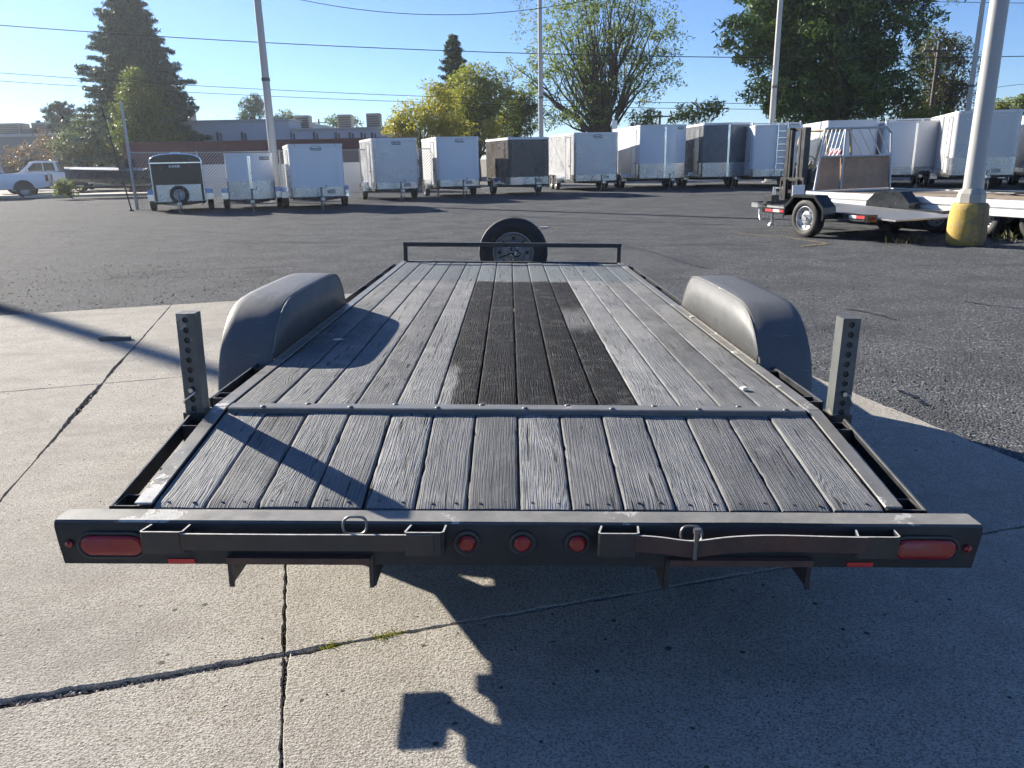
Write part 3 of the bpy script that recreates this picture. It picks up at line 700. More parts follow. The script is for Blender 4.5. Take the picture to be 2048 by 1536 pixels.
# fenders
FP = [(0.640, -0.27), (0.655, -0.13), (0.685, -0.02), (0.725, 0.06), (0.785, 0.125), (0.86, 0.180), (0.95, 0.218), (1.07, 0.238), (1.40, 0.243), (1.75, 0.243), (2.00, 0.236), (2.09, 0.205), (2.17, 0.145), (2.235, 0.06), (2.28, -0.02), (2.30, -0.10)]
def smooth_poly(P, it=2):
    for _ in range(it):
        Q = [P[0]]
        for a, c in zip(P[:-1], P[1:]): Q += [(a[0]*.75+c[0]*.25, a[1]*.75+c[1]*.25), (a[0]*.25+c[0]*.75, a[1]*.25+c[1]*.75)]
        Q.append(P[-1]); P = Q
    return P
for sx in (-1, 1):
    P = smooth_poly(FP, 1); n = len(P)
    xi, xo = sx*1.068, sx*1.300
    mb = MB(); xs_ = [xi, xi+sx*0.010, xi+sx*0.06, (xi+xo)/2, xo-sx*0.04, xo-sx*0.008, xo, xo]
    dz = [-0.004, 0.0, 0.001, 0.003, 0.001, -0.002, -0.008, -0.034]
    cols = len(xs_); vs = []
    cyy, czz = 1.48, -0.25
    for k, (y, z) in enumerate(P):
        for x, d in zip(xs_, dz):
            L = math.hypot(y-cyy, z-czz); vs.append((x, y+d*(y-cyy)/L+0.004*n1(y*6+x*9, 5)*0.3, z+d*(z-czz)/L+0.004*n1(y*5+x*13, 8)*0.4))
    fs = [(k*cols+j, k*cols+j+1, (k+1)*cols+j+1, (k+1)*cols+j) for k in range(n-1) for j in range(cols-1)]
    mb.add(vs, fs)
    # inner side plate
    base = [(xi, y, max(z-0.004, 0.0066)) for (y, z) in P if z > 0.0]
    ys = [p[1] for p in base]
    lo = [(xi, y, 0.0068) for y in ys]; m_ = len(base)
    mb.add(base+lo, [(i, i+1, m_+i+1, m_+i) for i in range(m_-1)])
    fo = mb.build("fender", FENDERM, TR, smooth=35, recalc=True)
    md = fo.modifiers.new("thick", 'SOLIDIFY'); md.thickness = 0.004; md.offset = 0
    # folded seam along the inner top edge and the weld flange on the side angle
    mb = MB(); mb.tube([(xi-sx*0.002, y, z-0.003) for (y, z) in P if z > 0.01], 0.0035, 5); mb.build("fender_seam", ANGLEP, TR, smooth=60)
    mb = MB(); mb.span(xi-sx*0.014, xi-sx*0.004, 0.70, 2.28, 0.0066, 0.011); mb.build("fender_flange", ANGLEP, TR)
    mb = MB(); mb.tube([(xo+sx*0.001, y+0.034*(cyy-y)/math.hypot(y-cyy, z-czz), z+0.034*(czz-z)/math.hypot(y-cyy, z-czz)) for (y, z) in P], 0.005, 6); mb.build("fender_lip", FENDERM, TR, smooth=60)
    mb = MB()
    for k in range(42):
        y = 0.72+k*0.0375; mb.lathe([(0.0035, 0.0005), (0.003, 0.005), (0.0, 0.008)], (xi-sx*0.006, y, 0.0108), 'z', 6)
    tag(mb.build("weld_bead", paint("weld_rust", (0.13, 0.085, 0.06), 0.7, 0.5, scale=40), TR), kind='stuff')

# stabilizer legs with pin holes
def holed_leg(parent, x, y, ztop, sgn):
    w = 0.060; hw = w/2; pitch = 0.0345; zb = -0.26; mb = MB(); nseg = 16; rh = 0.0104
    z_first = ztop-0.022
    def face(origin, ex, out):
        """a tube wall with round holes; ex: width direction"""
        ez = Vector((0, 0, 1)); zc = ztop; nh = 14
        edges = [ztop]+[z_first-pitch*(k+0.5) for k in range(nh)]
        for k in range(nh):
            z1, z0 = edges[k], edges[k+1]; zc = z_first-pitch*k
            outer = []; inner = []; deep = []
            for i in range(nseg):
                a = 2*PI*i/nseg; c, s_ = math.cos(a), math.sin(a)
                inner.append(origin+ex*(rh*c)+ez*(zc+rh*s_)); deep.append(inner[-1]-out*0.005)
                q = max(abs(c), abs(s_)); px, pz = c/q*hw, s_/q
                pz = (z1-zc)*pz if pz > 0 else (zc-z0)*pz
                outer.append(origin+ex*px+ez*(zc+pz))
            vs = outer+inner+deep
            mb.add(vs, [(i, (i+1) % nseg, nseg+(i+1) % nseg, nseg+i) for i in range(nseg)]+[(nseg+i, nseg+(i+1) % nseg, 2*nseg+(i+1) % nseg, 2*nseg+i) for i in range(nseg)])
            cs = [origin+ex*sx_*hw+ez*zz for sx_ in (-1, 1) for zz in (z0, z1)]
        return edges[-1]
    zl = face(Vector((x, y-hw, 0)), Vector((1, 0, 0)), Vector((0, -1, 0)))
    face(Vector((x, y+hw, 0)), Vector((1, 0, 0)), Vector((0, 1, 0)))
    for s_ in (-1, 1):
        mb.add([(x+s_*hw, y-hw, zl), (x+s_*hw, y+hw, zl), (x+s_*hw, y+hw, ztop), (x+s_*hw, y-hw, ztop)], [(0, 1, 2, 3)])
    mb.add([(x-hw, y-hw, ztop), (x+hw, y-hw, ztop), (x+hw, y+hw, ztop), (x-hw, y+hw, ztop)], [(0, 1, 2, 3)])
    mb.mat(1); mb.box((x, y, (ztop+zl)/2), (w-0.012, w-0.012, ztop-zl-0.01))
    leg = mb.build("stabilizer_leg", [LEGP, BLK], parent, recalc=False)
    mb = MB(); mb.prism([(-0.17, -0.170), (0.035, -0.170), (0.035, -0.160), (0.031, -0.150), (-0.031, -0.150), (-0.17, -0.160)], 0, x-0.075, x+0.045)
    for v in range(len(mb.v)): mb.v[v] = (mb.v[v][0], mb.v[v][1]+y, mb.v[v][2])
    mb.build("foot_plate", LEGP, leg)
    # sleeve welded to the frame
    mb = MB(); o_ = hw+0.007
    for (x0, x1, y0, y1) in ((x-o_, x+o_, y-o_, y-hw-0.001), (x-o_, x+o_, y+hw+0.001, y+o_), (x-o_, x-hw-0.001, y-hw-0.001, y+hw+0.001), (x+hw+0.001, x+o_, y-hw-0.001, y+hw+0.001)):
        mb.span(x0, x1, y0, y1, -0.080, -0.008)
    mb.build("leg_sleeve", BLACKP, parent)
    # pin with wire clip
    zp = z_first-pitch*7
    mb = MB(); mb.cyl((x, y-hw-0.016, zp), (x, y+hw+0.02, zp), 0.008, 0.008, 10)
    mb.tube([(x+0.001, y-hw-0.012, zp+0.004), (x+0.016, y-hw-0.018, zp-0.006), (x+0.030*sgn, y-hw-0.010, zp-0.040), (x+0.036*sgn, y-hw+0.01, zp-0.052)], 0.0022, 6)
    mb.build("lock_pin", STEEL, leg, smooth=50)
    return leg
holed_leg(TR, -1.120, 0.000, 0.338, -1)
holed_leg(TR, 1.134, 0.020, 0.333, 1)

# rear bumper
BY0, BY1, BZT, BZB = -0.712, -0.632, -0.098, -0.222
nb_ = 90; mb = MB(); vs = []
for k in range(nb_+1):
    x = -1.232+2.464*k/nb_
    dent = math.exp(-((x-0.62)/0.13)**2)
    e = 0.0
    t = abs(x)/1.232
    inset = max(0, (t-0.985)/0.015)
    zb = BZB
    ring = [(BY1, BZB), (BY1, BZT-0.004), (BY1-0.004, BZT), (BY0+0.010-0.012*dent*-1, BZT-0.001-0.004*dent), (BY0+0.003+0.016*dent, BZT-0.006-0.010*dent), (BY0+0.014*dent, BZT-0.018-0.008*dent), (BY0+0.004*dent, BZT-0.060), (BY0, BZB)]
    for (y, z) in ring:
        xx = x
        if k in (0, nb_): xx = x-math.copysign(0.018, x)*max(0, (BZT-z)/0.124-0.25)
        vs.append((xx, y+0.0015*n1(x*4, 3), z))
c_ = 8
fs = [(k*c_+j, k*c_+(j+1) % c_, (k+1)*c_+(j+1) % c_, (k+1)*c_+j) for k in range(nb_) for j in range(c_)]
fs += [tuple(range(c_)), tuple(range(nb_*c_+c_-1, nb_*c_-1, -1))]
mb.add(vs, fs); bumper = mb.build("rear_bumper", BUMPERP, TR, smooth=30)
FY = BY0
def oval(cx, cz, w, h, y0, y1, n=10):
    r = h/2; P = []
    for s_, cc in ((1, cx+w/2-r), (-1, cx-w/2+r)):
        for i in range(n+1):
            a = -PI/2+PI*i/n; P.append((cc+s_*r*math.cos(a), cz+s_*r*math.sin(a)))
    return P
def lens(name, cx, cz, w, h):
    mb = MB(); P0 = oval(cx, cz, w, h, 0, 0); P1 = oval(cx, cz, w-0.012, h-0.012, 0, 0); n = len(P0)
    mb.add([(x, FY-0.003, z) for x, z in P0]+[(x, FY-0.008, z) for x, z in P0]+[(x, FY-0.013, z) for x, z in P1], [tuple(range(2*n, 3*n))]+[(k*n+i, k*n+(i+1) % n, (k+1)*n+(i+1) % n, (k+1)*n+i) for k in range(2) for i in range(n)])
    return mb
GROM = paint("rubber_grommet", (0.028, 0.030, 0.031), 0.6, 0.2)
def grommet(cx, cz, w, h, gw):
    mb = MB(); A = oval(cx, cz, w+2*gw, h+2*gw, 0, 0); B_ = oval(cx, cz, w+gw, h+gw, 0, 0); C_ = oval(cx, cz, w-0.001, h-0.001, 0, 0); n = len(A)
    mb.add([(x, FY+0.002, z) for x, z in A]+[(x, FY-0.007, z) for x, z in A]+[(x, FY-0.009, z) for x, z in B_]+[(x, FY-0.004, z) for x, z in C_], [(k*n+i, k*n+(i+1) % n, (k+1)*n+(i+1) % n, (k+1)*n+i) for k in range(3) for i in range(n)])
    return mb
for cx in (-1.083, 1.083):
    gr = grommet(cx, -0.166, 0.165, 0.056, 0.011).build("light_grommet", GROM, TR, smooth=40)
    lens("tail_light", cx, -0.166, 0.165, 0.056).build("tail_light", REDL, TR, smooth=40)
for cx in (-0.140, 0.007, 0.154):
    grommet(cx, -0.155, 0.045, 0.045, 0.014).build("light_grommet", GROM, TR, smooth=40)
    lens("round_marker_light", cx, -0.155, 0.045, 0.0452).build("round_marker_light", REDL, TR, smooth=40)
for cx in (-1.196, 1.196):
    lens("corner_marker_light", cx, -0.163, 0.020, 0.0202).build("corner_marker_light", REDL, TR, smooth=40)
for cx in (-0.905, 0.915):
    mb = MB(); mb.span(cx-0.035, cx+0.035, FY-0.004, FY+0.004, BZB+0.003, BZB+0.016); mb.build("red_reflector", REDP, TR)
# ramp holder straps
EDGEM = paint('bare_sunlit_edge', (0.50, 0.49, 0.46), 0.45, 0.3, metal=0.2, scale=60)  # bare strap tops, colour brightened to carry their sunlit highlight
def strap(path, zt, h, th, name, mat):
    n = len(path); mb = MB(); vs = []
    for i, (x, y) in enumerate(path):
        q = path[min(i+1, n-1)]; p = path[max(i-1, 0)]; d = Vector((q[0]-p[0], q[1]-p[1])).normalized(); nx, ny = -d.y*th/2, d.x*th/2
        zz = zt(x) if callable(zt) else zt
        vs += [(x+nx, y+ny, zz), (x-nx, y-ny, zz), (x-nx, y-ny, zz-h), (x+nx, y+ny, zz-h)]
    fs = [(4*i+j, 4*i+(j+1) % 4, 4*i+4+(j+1) % 4, 4*i+4+j) for i in range(n-1) for j in range(4)]+[(0, 1, 2, 3), (4*n-1, 4*n-2, 4*n-3, 4*n-4)]
    mb.add(vs, fs)
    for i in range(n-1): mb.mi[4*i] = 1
    return mb.build(name, [mat, EDGEM], TR)
SO = FY-0.046
def ushape(x0, x1): return [(x0+0.012, FY-0.001), (x0+0.001, SO+0.004), (x0+0.004, SO), (x1-0.012, SO), (x1-0.004, SO+0.004), (x1, FY-0.001)]
EDGEP = chipped("strap_paint", (0.026, 0.028, 0.029), (0.42, 0.42, 0.40), 0.66, 0.40, rustamt=0.25, scale=8)
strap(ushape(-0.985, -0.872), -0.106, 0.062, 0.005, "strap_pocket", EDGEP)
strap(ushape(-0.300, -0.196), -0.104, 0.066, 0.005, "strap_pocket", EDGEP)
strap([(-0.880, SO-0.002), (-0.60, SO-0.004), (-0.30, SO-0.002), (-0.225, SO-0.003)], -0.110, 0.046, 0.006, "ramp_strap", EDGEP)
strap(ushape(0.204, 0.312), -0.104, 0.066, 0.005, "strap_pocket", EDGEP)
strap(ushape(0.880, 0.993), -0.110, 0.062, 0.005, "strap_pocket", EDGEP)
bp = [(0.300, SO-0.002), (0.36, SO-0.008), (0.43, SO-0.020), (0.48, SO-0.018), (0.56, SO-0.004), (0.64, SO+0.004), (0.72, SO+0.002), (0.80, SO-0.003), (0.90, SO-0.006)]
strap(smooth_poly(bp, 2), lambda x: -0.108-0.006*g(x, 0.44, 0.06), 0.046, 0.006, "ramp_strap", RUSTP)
# hanging ramp brackets
def hang(x, sgn):
    mb = MB()
    mb.prism([(FY+0.004, -0.212), (FY+0.004, -0.288), (FY+0.13, -0.288), (FY+0.20, -0.212)], 0, x-0.004, x+0.004)
    mb.span(min(x, x+sgn*0.012), max(x, x+sgn*0.012), FY-0.004, FY+0.003, -0.288, -0.190)
    mb.build("ramp_bracket", BLACKP, TR)
for x, s_ in ((-0.782, 1), (-0.392, -1), (0.392, 1), (0.785, -1)): hang(x, s_)
for x0, x1 in ((-0.777, -0.397), (0.398, 0.780)):
    mb = MB(); mb.span(x0, x1, FY-0.026, FY-0.003, -0.196, -0.191); mb.span(x0, x1, FY-0.026, FY-0.021, -0.209, -0.196); mb.build("ramp_ledge", RUSTP, TR)
# d-rings
def dring(x, y, z, w, h, tilt=0.35):
    P = []
    for i in range(20):
        a = 2*PI*i/20; c, s_ = math.cos(a), math.sin(a)
        px = x+math.copysign(abs(c)**0.6, c)*w/2; pz = math.copysign(abs(s_)**0.8, s_)*h/2
        P.append((px, y+pz*math.sin(tilt), z+pz*math.cos(tilt)))
    mb = MB(); mb.tube(P, 0.0038, 6, True); return mb
DKS = paint("dull_steel", (0.16, 0.16, 0.155), 0.45, 0.25, metal=0.6)
dring(-0.432, FY-0.024, -0.096, 0.062, 0.046).build("d_ring", DKS, TR, smooth=60)
mb = dring(0.450, FY-0.026, -0.116, 0.056, 0.044); mb.cyl((0.452, FY-0.070, -0.090), (0.452, FY-0.066, -0.165), 0.007, 0.007, 8); mb.cyl((0.452, FY-0.071, -0.090), (0.452, FY-0.0705, -0.078), 0.010, 0.010, 8)
mb.build("d_ring", DKS, TR, smooth=60)
# spare wheel on the tongue
wheel(TR, (0.012, MAINL+0.50, 0.055), 0.352, 0.215, 0.205, axis='y', out=-1, rimmat=paint("grey_rim", (0.20, 0.21, 0.22), 0.4, 0.2, metal=0.3), n=48)
mb = MB(); mb.bar((0.012, MAINL+0.62, -0.35), (0.012, MAINL+0.62, 0.07), 0.06); mb.cyl((0.012, MAINL+0.62, 0.055), (0.012, MAINL+0.36, 0.055), 0.012, 0.012, 8)
mb.build("spare_mount", BLACKP, TR)
mb = MB(); mb.tube([(-0.13, MAINL+0.36, 0.01), (-0.06, MAINL+0.34, 0.035), (-0.01, MAINL+0.34, 0.06), (0.02, MAINL+0.345, 0.03), (0.06, MAINL+0.34, 0.02), (0.085, MAINL+0.35, 0.05), (0.05, MAINL+0.35, 0.085), (-0.005, MAINL+0.345, 0.08), (-0.02, MAINL+0.345, 0.13)], 0.008, 6)
mb.build("wiring_cable", BLK, TR, smooth=60)

# scraps on the deck and ground
def T(p): return TR.matrix_world @ Vector(p)
bpy.context.view_layer.update()
PAPER = paint("pale_scrap", (0.62, 0.60, 0.55), 0.8, 0.1)
def scrap(name, label, cat, loc, poly, mat, th=0.003, rz=0.0, tilt=0.1):
    mb = MB(); n = len(poly)
    mb.prism(poly, 2, 0, th)
    for i in range(len(mb.v)):
        x, y, z = mb.v[i]; mb.v[i] = (x, y, z+0.25*abs(x)*tilt+0.1*y*y/0.05*tilt)
    o = mb.build(name, mat); o.location = loc; o.rotation_euler = (0, 0, rz); return tag(o, label, cat)
def deck_at(px, py):
    d = ray(px, py); inv = TR.matrix_world.inverted(); o = inv @ CAM_LOC; dd = inv.to_3x3() @ d; return TR.matrix_world @ (o+dd*((0.002-o.z)/dd.z))
scrap("paper_scrap", "small pale paper scrap on the planks in the left fender's shadow", "scrap", deck_at(676, 679), [(-.025, -.012), (.01, -.02), (.028, .002), (.004, .02), (-.02, .01)], PAPER)
scrap("paper_scrap", "small folded white scrap on the planks right of centre", "scrap", deck_at(1487, 779), [(-.012, -.01), (.012, -.008), (.014, .01), (-.010, .012)], PAPER, 0.008, 0.5, 0.5)
scrap("paper_scrap", "tiny white scrap beside the right fender base", "scrap", deck_at(1384, 636), [(-.015, -.012), (.016, -.010), (.012, .012), (-.012, .010)], PAPER, 0.008, 0.2, 0.5)
scrap("wood_splinter", "flat grey wood splinter lying on the concrete left of the trailer", "splinter", Vector(atZ(230, 680, SLAB_Z))+Vector((0, 0, 0.002)), [(-.13, -.025), (.12, -.028), (.15, -.022), (.13, .03), (.09, .015), (-.12, .018)], paint("splinter_wood", (0.12, 0.115, 0.105), 0.8, 0.2), 0.028, 0.02, 0.02)
scrap("paper_scrap", "white litter scrap on the asphalt beyond the spare wheel", "scrap", atZ(1086, 457, 0.004), [(-.09, -.05), (.10, -.04), (.07, .06), (-.05, .05)], PAPER, 0.03, 0.0, 0.4)

# ================================================================== ENCLOSED TRAILERS IN A ROW
def offset_open(P, d):
    out = []
    for i, p in enumerate(P):
        a = Vector(P[max(i-1, 0)]); c = Vector(P[min(i+1, len(P)-1)]); t = (c-a).normalized(); out.append((p[0]+t.y*-d*-1, p[1]-t.x*d*1))
    return out
def band(P, z0, z1, d0, d1):
    """a wall strip following the open plan outline P, from offset d0 to d1"""
    A = offset_open(P, d0); B_ = offset_open(P, d1); n = len(P); mb = MB()
    vs = [(*p, z0) for p in A]+[(*p, z1) for p in A]+[(*p, z0) for p in B_]+[(*p, z1) for p in B_]
    fs = []
    for i in range(n-1):
        fs += [(2*n+i, 2*n+i+1, 3*n+i+1, 3*n+i), (i, n+i, n+i+1, i+1), (n+i, 3*n+i, 3*n+i+1, n+i+1), (i, i+1, 2*n+i+1, 2*n+i)]
    fs += [(0, 2*n, 3*n, n), (n-1, 2*n-1, 4*n-1, 3*n-1)]
    return mb.add(vs, fs)
def sticker(parent, style, cx, cz, y, w):
    """illegible maker's marks as they show in the photo"""
    INK = paint("sticker_ink", (0.02, 0.022, 0.03), 0.4, 0.1); PALE = paint("sticker_pale", (0.55, 0.56, 0.58), 0.4, 0.1)
    if style == 'plate':
        mb = MB(); mb.span(cx-w/2, cx+w/2, y-0.006, y, cz-w*0.16, cz+w*0.16); p = mb.build("sticker", INK, parent)
        mb = MB(); x = cx-w*0.42
        for q in (0.16, 0.0, 0.11, 0.10, 0.12, 0.10, 0.11):
            if q == 0.0: x += w*0.05; continue
            mb.span(x, x+w*q, y-0.008, y-0.006, cz-w*0.09, cz+w*0.08); x += w*(q+0.025)
        mb.build("lettering", PALE, p)
    elif style == 'white':
        mb = MB()
        for (a, c) in ((-.5, -.28), (-.22, -.02), (.03, .20), (.24, .5)): mb.span(cx+a*w, cx+c*w, y-0.004, y, cz-w*0.10, cz+w*0.10)
        p = mb.build("lettering", PALE, parent); tag(p, kind='stuff')
    else:
        mb = MB()
        arc = [(cx+w*0.5*math.cos(a), y-0.003, cz+w*0.26*math.sin(a)-w*0.02) for a in [PI*(0.12+0.76*i/10) for i in range(11)]]
        mb.tube(arc, w*0.035, 4)
        mb.tube([(cx-w*.52, y-.003, cz-w*.04), (cx-w*.3, y-.003, cz+w*.03), (cx-w*.1, y-.003, cz-w*.03), (cx+w*.12, y-.003, cz+w*.03), (cx+w*.3, y-.003, cz-w*.03), (cx+w*.55, y-.003, cz-w*.05)], w*0.045, 4)
        mb.tube([(cx-w*.42, y-.003, cz-w*.12), (cx+w*.45, y-.003, cz-w*.13)], w*0.03, 4)
        p = mb.build("logo", INK, parent); tag(p, kind='stuff')
def enclosed(label, px, Y, w, L, h, yaw, skin, vn=0.0, guard=0.25, logo=None, round_top=False, tandem=False, z0=0.46, spare=False, rack=False, ladder=False, guardmat=None, group="enclosed cargo trailers parked in a row", jackh=0.72):
    p = atY(px, 400, Y); X = p.x
    t = thing("cargo_trailer", label, "cargo trailer", (X, Y, 0), yaw, group)
    hw = w/2; z1 = h-0.03; r = 0.16
    if vn: plan = [(-hw, L), (-hw, 0.06), (-hw+0.04, 0.0), (-0.09, -vn), (0.09, -vn), (hw-0.04, 0.0), (hw, 0.06), (hw, L)]
    else:
        plan = [(-hw, L)]+[(-hw+r-r*math.cos(a), r-r*math.sin(a)) for a in [PI/2*i/5 for i in range(6)]]+[(hw-r+r*math.sin(a), r-r*math.cos(a)) for a in [PI/2*i/5 for i in range(6)]]+[(hw, L)]
    front = [q for q in plan if q[1] < 0.5]
    sidepl = [(front[0][0], 0.42)]+front+[(front[-1][0], 0.42)]
    gm = guardmat or ALU
    if round_top:
        prof = [(-hw, z0), (-hw, h-0.30), (-hw+0.05, h-0.17), (-hw+0.17, h-0.10), (-hw*0.5, h-0.045), (0, h-0.025), (hw*0.5, h-0.045), (hw-0.17, h-0.10), (hw-0.05, h-0.17), (hw, h-0.30), (hw, z0)]
        mb = MB(); mb.prism(prof, 1, 0.0, L); mb.build("body", skin, t, smooth=30)
        mb = MB(); mb.tube([(x*1.008, -0.004, z) for x, z in prof[1:-1]], 0.022, 6); mb.build("edge_trim", ALUB, t, smooth=60)
        mb = MB(); mb.span(-hw, hw, -0.014, -0.002, h-0.325, h-0.290); mb.build("front_trim", ALUB, t)
        for s_ in (-1, 1):
            mb = MB(); mb.span(s_*(hw-0.03), s_*(hw+0.010), -0.012, 0.05, z0, h-0.31); mb.build("corner_trim", ALU, t)
        mb = MB(); mb.prism([(-0.20, h-0.03), (0.20, h-0.03), (0.13, h+0.04), (-0.13, h+0.04)], 1, 0.5, 0.95); mb.build("roof_vent", WHITET, t)
    else:
        mb = MB(); mb.prism(plan, 2, z0, z1); mb.build("body", skin, t, smooth=40)
        mb = band(plan, z1-0.07, z1+0.015, 0.0, 0.014); mb.build("roof_trim", WHITET, t)
        mb = MB(); pl2 = plan; mb.prism(pl2, 2, z1+0.001, z1+0.022); mb.build("roof", WHITET, t)
        for s_ in (-1, 1):
            mb = MB(); mb.cyl((s_*(hw-0.22), -0.012-(0.0), z1-0.03), (s_*(hw-0.22), -0.03, z1-0.03), 0.018, 0.014, 8)
            if not vn: mb.build("marker_light", REDP if False else paint("amber_lens", (0.30, 0.10, 0.02), 0.3, 0.1), t)
    if vn:
        mb = MB(); mb.prism([(-0.04, -vn-0.012), (0.04, -vn-0.012), (0.05, -vn-0.001), (-0.05, -vn-0.001)], 2, z0, z1-0.07); mb.build("nose_trim", ALUB, t)
        nrv = int((z1-z0)/0.11); mb = MB()
        for k in range(nrv): mb.cyl((0.0, -vn-0.011, z0+0.06+k*0.11), (0.0, -vn-0.022, z0+0.06+k*0.11), 0.016, 0.010, 6)
        tag(mb.build("trim_screws", STEEL, t), kind='stuff')
    band(sidepl, z0-0.02, z0+guard, 0.003, 0.010).build("stone_guard", gm, t, smooth=30)
    mb = MB(); mb.span(-hw+0.02, hw-0.02, 0.05 if not vn else 0.12, L-0.02, z0-0.10, z0-0.022); mb.build("chassis", BLK, t)
    if not vn and not round_top:
        for k in (-0.36, 0.36):
            mb = MB(); mb.span(k*w-0.012, k*w+0.012, -0.006, -0.001, z0+guard, z1-0.07); mb.build("front_seam", skin, t)
        mb = MB()
        for s_ in (-1, 1):
            for k in range(int((z1-z0-guard)/0.13)): mb.cyl((s_*(hw-0.20), -0.001, z0+guard+0.05+k*0.13), (s_*(hw-0.20), -0.012, z0+guard+0.05+k*0.13), 0.014, 0.010, 6)
        tag(mb.build("nose_screws", STEEL, t), kind='stuff')
        mb = MB(); mb.span(hw*0.30, hw*0.30+0.28, -0.010, -0.003, z0+0.06, z0+0.20); mb.build("licence_plate", WTAPE, t)
    # side door on the left, rear ramp frame
    mb = MB(); mb.span(-hw-0.012, -hw-0.001, 0.55, 1.30, z0+0.05, z1-0.16); d = mb.build("side_door", skin, t, bevel=0.006)
    mb = MB(); mb.span(-hw-0.026, -hw-0.013, 0.535, 0.550, z0+0.04, z1-0.15); mb.span(-hw-0.026, -hw-0.013, 1.300, 1.315, z0+0.04, z1-0.15); mb.span(-hw-0.024, -hw-0.013, 0.550, 1.300, z1-0.165, z1-0.150); mb.build("door_frame", ALU, d)
    mb = MB(); mb.span(-hw-0.050, -hw-0.013, 0.62, 0.74, z0+0.62, z0+0.66); mb.build("door_handle", BLK, d)
    for zz in (z0+0.2, (z0+z1)/2, z1-0.3):
        mb = MB(); mb.span(-hw-0.034, -hw-0.013, 1.27, 1.34, zz, zz+0.07); mb.build("hinge", STEEL, d)
    mb = MB(); mb.span(-hw-0.006, -hw-0.001, 0.45, L-0.05, z0-0.01, z0+0.16); mb.build("side_kickplate", gm, t)
    # wheels
    wr = 0.315 if w < 2.0 else 0.35
    ys = [L*0.56] if not tandem else [L*0.5, L*0.5+0.85]
    for s_ in (-1, 1):
        xw = s_*(hw+0.14) if w < 2.2 else s_*(hw-0.10)
        for y in ys: wheel(t, (xw, y, wr), wr, 0.20, 0.19, out=s_, tread=False, n=20)
        if w < 2.2:
            y = sum(ys)/len(ys); e = (ys[-1]-ys[0])/2+0.46
            mb = MB(); FPn = [(y-e, 0.34), (y-e, 0.55), (y-e*0.62, 0.70), (y+e*0.62, 0.70), (y+e, 0.55), (y+e, 0.34)]
            xa, xb = s_*(hw+0.004), s_*(hw+0.26); q = len(FPn); vs = [(xa, a, c) for a, c in FPn]+[(xb, a, c) for a, c in FPn]+[(xb, a, c-0.05) for a, c in FPn]
            mb.add(vs, [(i, i+1, q+i+1, q+i) for i in range(q-1)]+[(q+i, q+i+1, 2*q+i+1, 2*q+i) for i in range(q-1)])
            fo = mb.build("fender", ALUB, t); md = fo.modifiers.new("thick", 'SOLIDIFY'); md.thickness = 0.004
    mb = MB()
    for y in ys: mb.cyl((-hw, y, wr), (hw, y, wr), 0.035, 0.035, 8)
    mb.build("axle", BLK, t)
    # tongue, coupler, jack
    ty = -vn-1.0
    for s_ in (-1, 1):
        mb = MB(); mb.bar((s_*hw*0.72, 0.25, z0-0.07), (s_*0.04, ty, z0-0.07), 0.06, 0.09); mb.build("tongue_beam", BLK, t)
    mb = MB(); mb.span(-hw*0.42, hw*0.42, -vn-0.40, -vn-0.32, z0-0.12, z0-0.02); mb.build("tongue_crossbar", BLK, t)
    mb = MB(); mb.span(-0.06, 0.06, ty-0.24, ty, z0-0.09, z0-0.01); mb.build("coupler", STEEL, t)
    jy = ty+0.22; mb = MB(); mb.cyl((0, jy, 0.06), (0, jy, z0-0.1), 0.024, 0.024, 8); mb.cyl((0, jy, z0-0.1), (0, jy, jackh), 0.032, 0.032, 8); mb.cyl((0, jy, 0.0), (0, jy, 0.06), 0.07, 0.035, 10)
    mb.bar((0, jy, jackh-0.02), (0.16, jy, jackh-0.02), 0.02); mb.bar((0.16, jy, jackh-0.03), (0.16, jy, jackh+0.08), 0.025)
    mb.build("tongue_jack", paint("jack_zinc", (0.16, 0.165, 0.17), 0.4, 0.2, metal=0.6), t, smooth=50)
    for s_ in (-1, 1):
        mb = MB(); mb.tube([(s_*0.05, ty-0.02, z0-0.1), (s_*0.06, ty-0.01, 0.22), (s_*0.075, ty+0.10, 0.10), (s_*0.08, ty+0.2, 0.05)], 0.012, 5); mb.build("safety_chain", STEEL, t, smooth=60)
    if spare:
        wheel(t, (0.0, -0.14, z0+0.20), 0.30, 0.18, 0.175, axis='y', out=-1, tread=False, n=24, rimmat=RIMS)
    if logo:
        st, cx, cz, ww = logo
        if vn:
            # sticker on the right slanting nose panel
            ang = math.atan2(vn, hw-0.13); e = bpy.data.objects.new("nose_badge", None); COL.objects.link(e); e.parent = t
            k = cx/hw; e.location = (cx, -vn+(vn)*(cx-0.09)/(hw-0.13)-0.004, 0); e.rotation_euler = (0, 0, ang); sticker(e, st, 0, cz, 0, ww)
        else: sticker(t, st, cx, cz, -0.002, ww)
    if rack:
        for y in (0.4, L*0.5, L-0.4):
            mb = MB(); mb.bar((-hw, y, z1+0.10), (hw, y, z1+0.10), 0.05)
            for s_ in (-1, 1): mb.bar((s_*(hw-0.03), y, z1), (s_*(hw-0.03), y, z1+0.18), 0.05)
            mb.build("roof_rack", WHITET, t)
    if ladder:
        mb = MB()
        for s_ in (-0.2, 0.2): mb.bar((0.15+s_, -vn-0.06, z0+0.1), (0.15+s_, -vn-0.06, z1+0.1), 0.035)
        for k in range(7): mb.bar((-0.05, -vn-0.06, z0+0.25+k*0.27), (0.35, -vn-0.06, z0+0.25+k*0.27), 0.03)
        mb.build("ladder", ALUB, t)
    return t
YW = R(17)
enclosed("small black round-top cargo trailer with a spare wheel on its bright nose guard", 361, 26.3, 1.58, 2.6, 1.88, R(20), BLACKS, guard=0.52, round_top=True, spare=True, guardmat=ALU, logo=('white', -0.05, 1.46, 0.34), z0=0.36)
